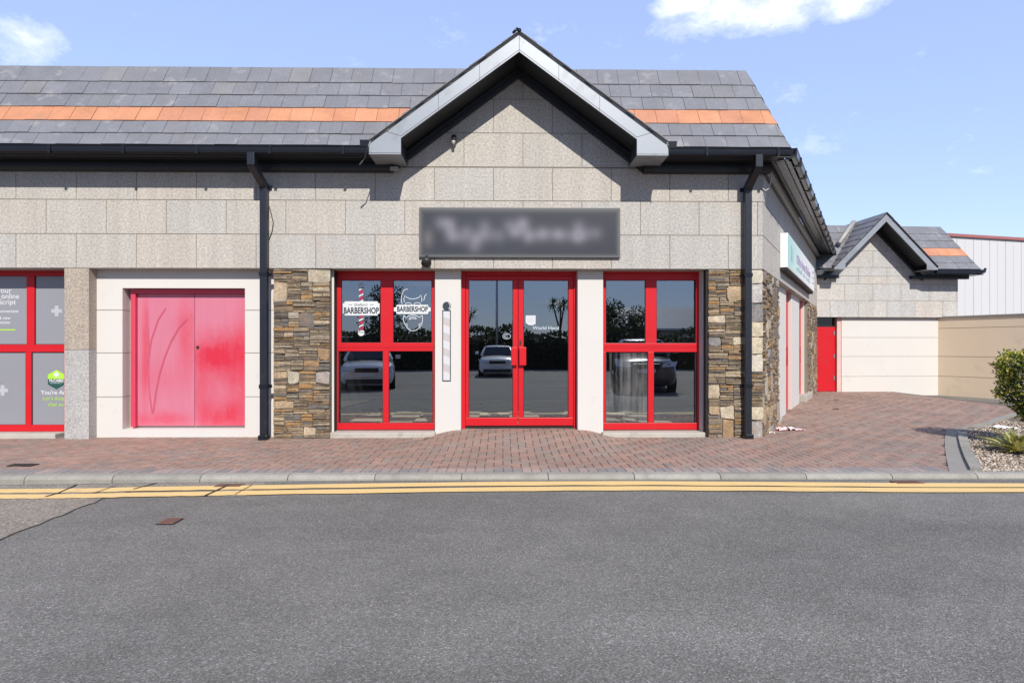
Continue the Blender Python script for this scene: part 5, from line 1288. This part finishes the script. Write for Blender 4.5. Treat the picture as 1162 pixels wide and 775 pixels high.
def tree(x, y, h, r, label, seed, n=2600):
    t = thing('tree', label, 'tree', (x, y, 0), 'trees behind the car park hedge'); rng = random.Random(seed); mb = MB().use('bark'); mb.tube([(x, y, -.1), (x + .1, y, h * .35), (x, y + .1, h * .7)], [.16, .12, .06], 8)
    cl = []
    for k in range(14):
        a = rng.uniform(0, 6.28); rr = r * rng.uniform(.2, .8); z = h * rng.uniform(.45, .95); c = Vector((x + rr * math.cos(a), y + rr * math.sin(a), z)); cl.append((c, r * rng.uniform(.28, .5))); mb.tube([(x, y, h * .35 + .2), tuple(c)], [.06, .015], 5)
    mb.build('trunk', t); lv = MB()
    def f(q):
        c, s = q.choice(cl); d = Vector((q.gauss(0, 1), q.gauss(0, 1), q.gauss(0, .8))).normalized(); return c + d * s * q.uniform(.5, 1.05), d
    leaves(lv, 'leaf_hedge', f, n, .17, rng, .55); lv.build('crown', t)
for a in ((-8.0, -30.5, 5.2, 1.7, 'broad dark tree behind the hedge, mirrored high in the left shop window', 1), (6.6, -30.5, 4.2, 1.5, 'bushy pointed tree behind the hedge, mirrored in the right shop window', 4), (8.6, -30.2, 3.6, 1.2, 'low spreading tree beside the pale-roofed house, mirrored in the right shop window', 5)): tree(*a)
def palm(x, y, h, label, seed):
    t = thing('palm_tree', label, 'palm tree', (x, y, 0)); rng = random.Random(seed); mb = MB().use('bark'); heads = []
    mb.tube([(x, y, -.1), (x + .05, y, h * .55)], [.13, .09], 8)
    for k in range(3):
        a = k * 2.1 + seed; q = Vector((x + .45 * math.cos(a), y + .3 * math.sin(a), h * rng.uniform(.80, .95))); heads.append(q); mb.tube([(x + .05, y, h * .52), tuple(q)], [.07, .05], 6)
    mb.build('trunk', t); mb = MB().use('leaf_hedge')
    for q in heads:
        for _ in range(70):
            d = Vector((rng.gauss(0, 1), rng.gauss(0, 1), rng.gauss(.25, .8))).normalized(); L = rng.uniform(.5, .85); s_ = d.cross(Vector((.3, .2, 1))).normalized() * .03; e = q + d * L - Vector((0, 0, .18 * L)); m_ = q + d * L * .55
            mb.mesh([q - s_ * .5, m_ - s_, e, m_ + s_, q + s_ * .5], [[0, 1, 2, 3, 4]])
    mb.build('crown', t)
palm(-2.5, -30.6, 4.3, 'spiky palm left of the lamp post, mirrored in the left entrance door', 2); palm(3.7, -30.6, 4.5, 'spiky palm behind the hedge, mirrored at the right edge of the right entrance door', 5)
lp = thing('lamp_post', 'tall grey street lamp column behind the hedge, mirrored in the left entrance door', 'street lamp', (-.35, -26.5, 0))
mb = MB().use('steel'); mb.tube([(-.35, -26.5, -.05), (-.35, -26.5, 3), (-.35, -26.5, 7.5)], [.1, .075, .05], 10); mb.build('column', lp); mb = MB().use('steel'); mb.tube([(-.35, -26.5, 7.4), (-.35, -25.9, 7.7), (-.35, -25.2, 7.75)], .035, 8); mb.build('arm', lp); mb = MB().use('light_panel'); mb.tube([(-.35, -25.3, 7.74), (-.35, -24.7, 7.72)], [.09, .06], 8); mb.build('lantern', lp)
hs = thing('house', 'low house with a pale metal roof beyond the hedge, mirrored in the right shop window', 'house', (12.5, -38, 0))
HF_ = Fr((12.5, -38, 0), math.pi)
mb = MB().use('house_render'); mb.box(HF_, -4, 4, -.1, 2.7, -5, 0); mb.build('wall', hs); mb = MB().use('roof_pale'); mb.profile(HF_, [(.4, 2.6), (.4, 2.75), (-2.5, 4.5), (-5.4, 2.75), (-5.4, 2.6), (-2.5, 4.3)], -4.3, 4.3); mb.build('roof', hs)
for x in (-2.4, 0, 2.4): mb = MB().use('car_glass'); mb.box(HF_, x - .5, x + .5, .9, 2.0, .003, .03); mb.build('window', hs)

def loft(mb, secs, smooth=True):
    """secs: list of (y, [(x,z) half ring from bottom centre up to top centre])"""
    k = len(secs[0][1]); vs = []
    for (y, ring) in secs:
        for (x, z) in ring: vs.append(Vector((x, y, z)))
        for (x, z) in ring[::-1]: vs.append(Vector((-x, y, z)))
    n = 2 * k
    fs = [[i * n + j, i * n + (j + 1) % n, (i + 1) * n + (j + 1) % n, (i + 1) * n + j] for i in range(len(secs) - 1) for j in range(n)]
    fs += [list(range(n - 1, -1, -1)), [(len(secs) - 1) * n + j for j in range(n)]]
    mb.mesh(vs, fs, smooth)
def car(name_label, x, y, paint, L, Wd, H, hood, rot=0.0, suv=False):
    """nose at +Y end (facing the shop); built round its own origin, then moved"""
    t = thing('parked_car', name_label, 'car', (x, y, 0))
    h2 = Wd / 2; gc = .2 if suv else .16; zb = hood; kids = []
    def add(mb, nm, bev=0, sub=0):
        o = mb.build(nm, None); o.parent = t
        if bev: b = o.modifiers.new('edge', 'BEVEL'); b.width = bev; b.segments = 2; b.limit_method = 'ANGLE'
        if sub: s = o.modifiers.new('sub', 'SUBSURF'); s.levels = s.render_levels = sub
        return o
    def ring(w, z0, z1, crown=.02): return [(0.001, z0), (w * .78, z0), (w * .95, z0 + .08), (w, z0 + (z1 - z0) * .45), (w * .975, z0 + (z1 - z0) * .75), (w * .86, z1 - .03), (w * .5, z1 + crown * .6), (0.001, z1 + crown)]
    ys = [0, .04, .18, .55, 1.1, 1.45, 2.2, 3.2, L - .5, L - .12, L]
    tops = [zb - .26, zb - .18, zb - .09, zb - .03, zb + .02, zb + .06, zb + .07, zb + .09, zb + .08, zb + .0, zb - .15]; ws = [.80, .88, .95, .985, 1, 1, 1, 1, .98, .92, .85]
    b = MB().use(paint); loft(b, [(-yy, ring(h2 * w, gc + (.08 if i in (0, 10) else 0), tp)) for i, (yy, tp, w) in enumerate(zip(ys, tops, ws))]); add(b, 'body', sub=1)
    wy0, wy1, ry1, ry2 = -1.05, -1.75, -L + 1.1, -L + .35
    c = MB().use(paint); ztop_ = H
    def cab(w, z1): return [(0.001, zb - .05), (h2 * .93, zb - .05), (h2 * .93, zb + .06), (w + (h2 * .93 - w) * .4, zb + (z1 - zb) * .6), (w, z1 - .07), (w * .9, z1 - .015), (w * .5, z1), (0.001, z1 + .01)]
    loft(c, [(wy0, cab(h2 * .90, zb + .07)), (wy0 - .35, cab(h2 * .82, zb + (H - zb) * .58)), (wy1, cab(h2 * .74, H - .03)), (wy1 - .7, cab(h2 * .74, H)), (ry1, cab(h2 * .72, H - .04)), (ry2, cab(h2 * .8, zb + .12))]); add(c, 'cabin', sub=1)
    g = MB().use('car_glass'); z1g, z2g = zb + .06, H - .1
    g.mesh([Vector((-h2 * .76, wy0 + .03, z1g + .02)), Vector((h2 * .76, wy0 + .03, z1g + .02)), Vector((h2 * .64, wy1 + .16, z2g + .02)), Vector((-h2 * .64, wy1 + .16, z2g + .02)), Vector((-h2 * .76, wy0 - .06, z1g - .03)), Vector((h2 * .76, wy0 - .06, z1g - .03)), Vector((h2 * .64, wy1 + .06, z2g - .04)), Vector((-h2 * .64, wy1 + .06, z2g - .04))], [[0, 1, 2, 3], [0, 4, 5, 1], [1, 5, 6, 2], [2, 6, 7, 3], [3, 7, 4, 0]]); add(g, 'windscreen')
    for s in (-1, 1):
        g = MB().use('car_glass'); q = [Vector((s * h2 * .925, wy0 - .45, zb + .09)), Vector((s * h2 * .925, ry1 - .15, zb + .10)), Vector((s * h2 * .79, ry1 + .1, H - .14)), Vector((s * h2 * .79, wy1 - .1, H - .14))]; g.mesh(q + [v - Vector((s * .06, 0, 0)) for v in q], [[0, 1, 2, 3], [4, 5, 1, 0], [5, 6, 2, 1], [6, 7, 3, 2], [7, 4, 0, 3]]); add(g, 'side_window')
        m = MB().use(paint); m.mesh([Vector((s * (h2 + .02 + a * .16), wy0 - .35 - b_ * .1, zb + .08 + c_ * .13)) for a in (0, 1) for b_ in (0, 1) for c_ in (0, 1)], [[0, 1, 3, 2], [4, 6, 7, 5], [0, 4, 5, 1], [2, 3, 7, 6], [0, 2, 6, 4], [1, 5, 7, 3]]); add(m, 'wing_mirror', .02)
        hl = MB().use('head_lamp'); hl.mesh([Vector((s * h2 * .46, .06, zb - .29)), Vector((s * h2 * .90, -.03, zb - .27)), Vector((s * h2 * .985, -.24, zb - .12)), Vector((s * h2 * .52, .02, zb - .17)), Vector((s * h2 * .46, -.15, zb - .27)), Vector((s * h2 * .87, -.3, zb - .25)), Vector((s * h2 * .9, -.4, zb - .14)), Vector((s * h2 * .52, -.2, zb - .2))], [[0, 1, 2, 3], [0, 4, 5, 1], [1, 5, 6, 2], [2, 6, 7, 3], [3, 7, 4, 0]]); add(hl, 'headlight')
        for yy in (-.85, -L + .85):
            rw = .36 if suv else .325; w = MB().use('tyre'); ax = Vector((1, 0, 0)); cxx = s * (h2 - .11); k = 24
            vs = []
            for (dx, rr) in ((-.11, rw - .03), (-.09, rw), (.09, rw), (.11, rw - .03), (.11, rw * .66)):
                for j in range(k): an = 2 * math.pi * j / k; vs.append(Vector((cxx + s * dx, yy + rr * math.cos(an), rw - .045 + rr * math.sin(an))))
            w.mesh(vs, [[i * k + j, i * k + (j + 1) % k, (i + 1) * k + (j + 1) % k, (i + 1) * k + j] for i in range(4) for j in range(k)]); wo_ = add(w, 'wheel')
            rmb = MB().use('rim'); vs = [Vector((cxx + s * .1, yy, rw - .045))] + [Vector((cxx + s * (.085 if j % 4 < 2 else .05), yy + rw * .66 * math.cos(2 * math.pi * j / 20), rw - .045 + rw * .66 * math.sin(2 * math.pi * j / 20))) for j in range(20)]; rmb.mesh(vs, [[0, 1 + j, 1 + (j + 1) % 20] for j in range(20)]); ro = rmb.build('rim', None); ro.parent = wo_
    gr_ = MB().use('car_trim'); gg = Fr((0, 0, 0), math.pi); gr_.box(gg, -h2 * .42, h2 * .42, zb - .33, zb - .19, -.02, .035); gr_.box(gg, -h2 * .72, h2 * .72, gc + .07, gc + .22, -.05, .03); add(gr_, 'grille', .015)
    npl = MB().use('number_plate'); npl.box(gg, -.26, .26, zb - .46, zb - .35, .01, .045); add(npl, 'number_plate')
    t.rotation_euler.z = rot
    t.location.z = zroad(x)
car('silver grey saloon parked nose-in across the road, mirrored in the left shop window', -4.4, -10.2, 'car_silver', 4.6, 1.82, 1.45, .93, R(-10))
car('white hatchback parked far back by the hedge, mirrored in the left entrance door', -.25, -18.2, 'car_white', 4.2, 1.78, 1.47, .95, 0)
car('dark navy off-roader parked nose-in across the road, mirrored in the right shop window', 4.3, -8.6, 'car_navy', 4.6, 1.9, 1.68, 1.08, R(8), True)

# ------------------------------------------------------------------ light, sky, camera
EL, AZ = R(40.2), R(11.2)
tosun = Vector((math.sin(AZ) * math.cos(EL), -math.cos(AZ) * math.cos(EL), math.sin(EL)))
su_ = bpy.data.lights.new('sun', 'SUN'); su_.energy = 4.3; su_.angle = R(.5); su_.color = (1.0, .945, .865); so = bpy.data.objects.new('sun', su_); COL.objects.link(so); so.rotation_euler = (-tosun).to_track_quat('-Z', 'Y').to_euler(); so.location = (5, -20, 20)
w = bpy.data.worlds.new('World'); scene.world = w; w.use_nodes = True; nt = w.node_tree; bg = nt.nodes['Background']
sky = nt.nodes.new('ShaderNodeTexSky'); sky.sky_type = 'NISHITA'; sky.sun_disc = False; sky.sun_elevation = EL; sky.sun_rotation = math.atan2(tosun.x, tosun.y); sky.air_density = 1.0; sky.dust_density = .6; sky.ozone_density = 1.2
tc = nt.nodes.new('ShaderNodeTexCoord')
def dmask(px, py, wx, wy):
    """soft patch of sky round the direction of one cloud"""
    d = ray(px, py).normalized(); rt = Vector((d.y, -d.x, 0)).normalized(); up = rt.cross(d).normalized(); outs = []
    for ax, wd_ in ((rt, wx), (up, wy)):
        dt = nt.nodes.new('ShaderNodeVectorMath'); dt.operation = 'DOT_PRODUCT'; nt.links.new(tc.outputs['Generated'], dt.inputs[0]); dt.inputs[1].default_value = ax
        m_ = nt.nodes.new('ShaderNodeMath'); m_.operation = 'DIVIDE'; nt.links.new(dt.outputs['Value'], m_.inputs[0]); m_.inputs[1].default_value = wd_
        p_ = nt.nodes.new('ShaderNodeMath'); p_.operation = 'POWER'; nt.links.new(m_.outputs[0], p_.inputs[0]); p_.inputs[1].default_value = 2; outs.append(p_)
    f_w = nt.nodes.new('ShaderNodeVectorMath'); f_w.operation = 'DOT_PRODUCT'; nt.links.new(tc.outputs['Generated'], f_w.inputs[0]); f_w.inputs[1].default_value = d
    gt = nt.nodes.new('ShaderNodeMath'); gt.operation = 'GREATER_THAN'; nt.links.new(f_w.outputs['Value'], gt.inputs[0]); gt.inputs[1].default_value = 0
    a = nt.nodes.new('ShaderNodeMath'); a.operation = 'ADD'; nt.links.new(outs[0].outputs[0], a.inputs[0]); nt.links.new(outs[1].outputs[0], a.inputs[1])
    s = nt.nodes.new('ShaderNodeMath'); s.operation = 'SUBTRACT'; s.inputs[0].default_value = 1; nt.links.new(a.outputs[0], s.inputs[1])
    mx_ = nt.nodes.new('ShaderNodeMath'); mx_.operation = 'MULTIPLY'; mx_.use_clamp = True; nt.links.new(s.outputs[0], mx_.inputs[0]); nt.links.new(gt.outputs[0], mx_.inputs[1]); return mx_.outputs[0]
ms = [dmask(850, 8, .15, .045), dmask(780, 6, .07, .022), dmask(968, 4, .055, .026)]
acc = ms[0]
ml = nt.nodes.new('ShaderNodeMath'); ml.operation = 'MULTIPLY'; nt.links.new(dmask(33, 45, .05, .035), ml.inputs[0]); ml.inputs[1].default_value = .62; ms.append(ml.outputs[0])
for k in ms[1:]:
    mm = nt.nodes.new('ShaderNodeMath'); mm.operation = 'MAXIMUM'; nt.links.new(acc, mm.inputs[0]); nt.links.new(k, mm.inputs[1]); acc = mm.outputs[0]
mp = nt.nodes.new('ShaderNodeMapping'); mp.inputs['Scale'].default_value = (1, 1, 1.7); nt.links.new(tc.outputs['Generated'], mp.inputs['Vector'])
nz = noise(nt, mp.outputs['Vector'], 11, 9, .68)
# light broken cloud low over the car park behind the camera
sepw = nt.nodes.new('ShaderNodeSeparateXYZ'); nt.links.new(tc.outputs['Generated'], sepw.inputs[0])
bk_ = nt.nodes.new('ShaderNodeMapRange'); nt.links.new(sepw.outputs[1], bk_.inputs[0]); bk_.inputs[1].default_value = -.2; bk_.inputs[2].default_value = -.9; bk_.inputs[3].default_value = 0; bk_.inputs[4].default_value = .34
mm = nt.nodes.new('ShaderNodeMath'); mm.operation = 'MAXIMUM'; nt.links.new(acc, mm.inputs[0]); nt.links.new(bk_.outputs[0], mm.inputs[1]); acc = mm.outputs[0]
sm_ = nt.nodes.new('ShaderNodeMath'); sm_.operation = 'MULTIPLY_ADD'; nt.links.new(acc, sm_.inputs[0]); sm_.inputs[1].default_value = .48; nt.links.new(nz, sm_.inputs[2])
cf = ramp(nt, [(.60, 0.0), (.78, .30), (.95, .8), (1.08, .92)], sm_.outputs[0])
skyb = mix(nt, sky.outputs['Color'], (3.7, 4.6, 7.9), .45)
skyc = mix(nt, skyb, (7.6, 7.8, 8.3), cf.outputs['Color'])
# grey-blue darkening added to the sky behind the camera, to cut facade fill light
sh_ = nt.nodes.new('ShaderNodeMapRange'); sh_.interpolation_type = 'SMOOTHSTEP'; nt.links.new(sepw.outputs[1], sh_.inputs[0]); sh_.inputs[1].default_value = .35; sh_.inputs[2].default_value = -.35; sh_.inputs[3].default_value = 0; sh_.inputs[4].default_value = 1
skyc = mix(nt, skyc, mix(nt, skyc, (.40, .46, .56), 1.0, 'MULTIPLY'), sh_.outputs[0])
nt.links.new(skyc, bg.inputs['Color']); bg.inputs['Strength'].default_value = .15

cam = bpy.data.cameras.new('camera'); cam.sensor_width = 36; cam.lens = FPX / 1162 * 36; cam.shift_y = (HY - 387.5) / 1162; cam.clip_end = 2000; cam.clip_start = .05
co = bpy.data.objects.new('camera', cam); COL.objects.link(co); co.location = CAM; co.rotation_euler = (math.pi / 2, 0, -YAW); scene.camera = co
vsn = scene.view_settings; vsn.view_transform = 'Standard'; vsn.look = 'None'; vsn.exposure = 0.30; vsn.gamma = 1
scene.render.engine = 'CYCLES'; scene.cycles.max_bounces = 8; scene.cycles.transparent_max_bounces = 12; scene.cycles.caustics_reflective = False; scene.cycles.caustics_refractive = False
scene.cycles.use_denoising = True
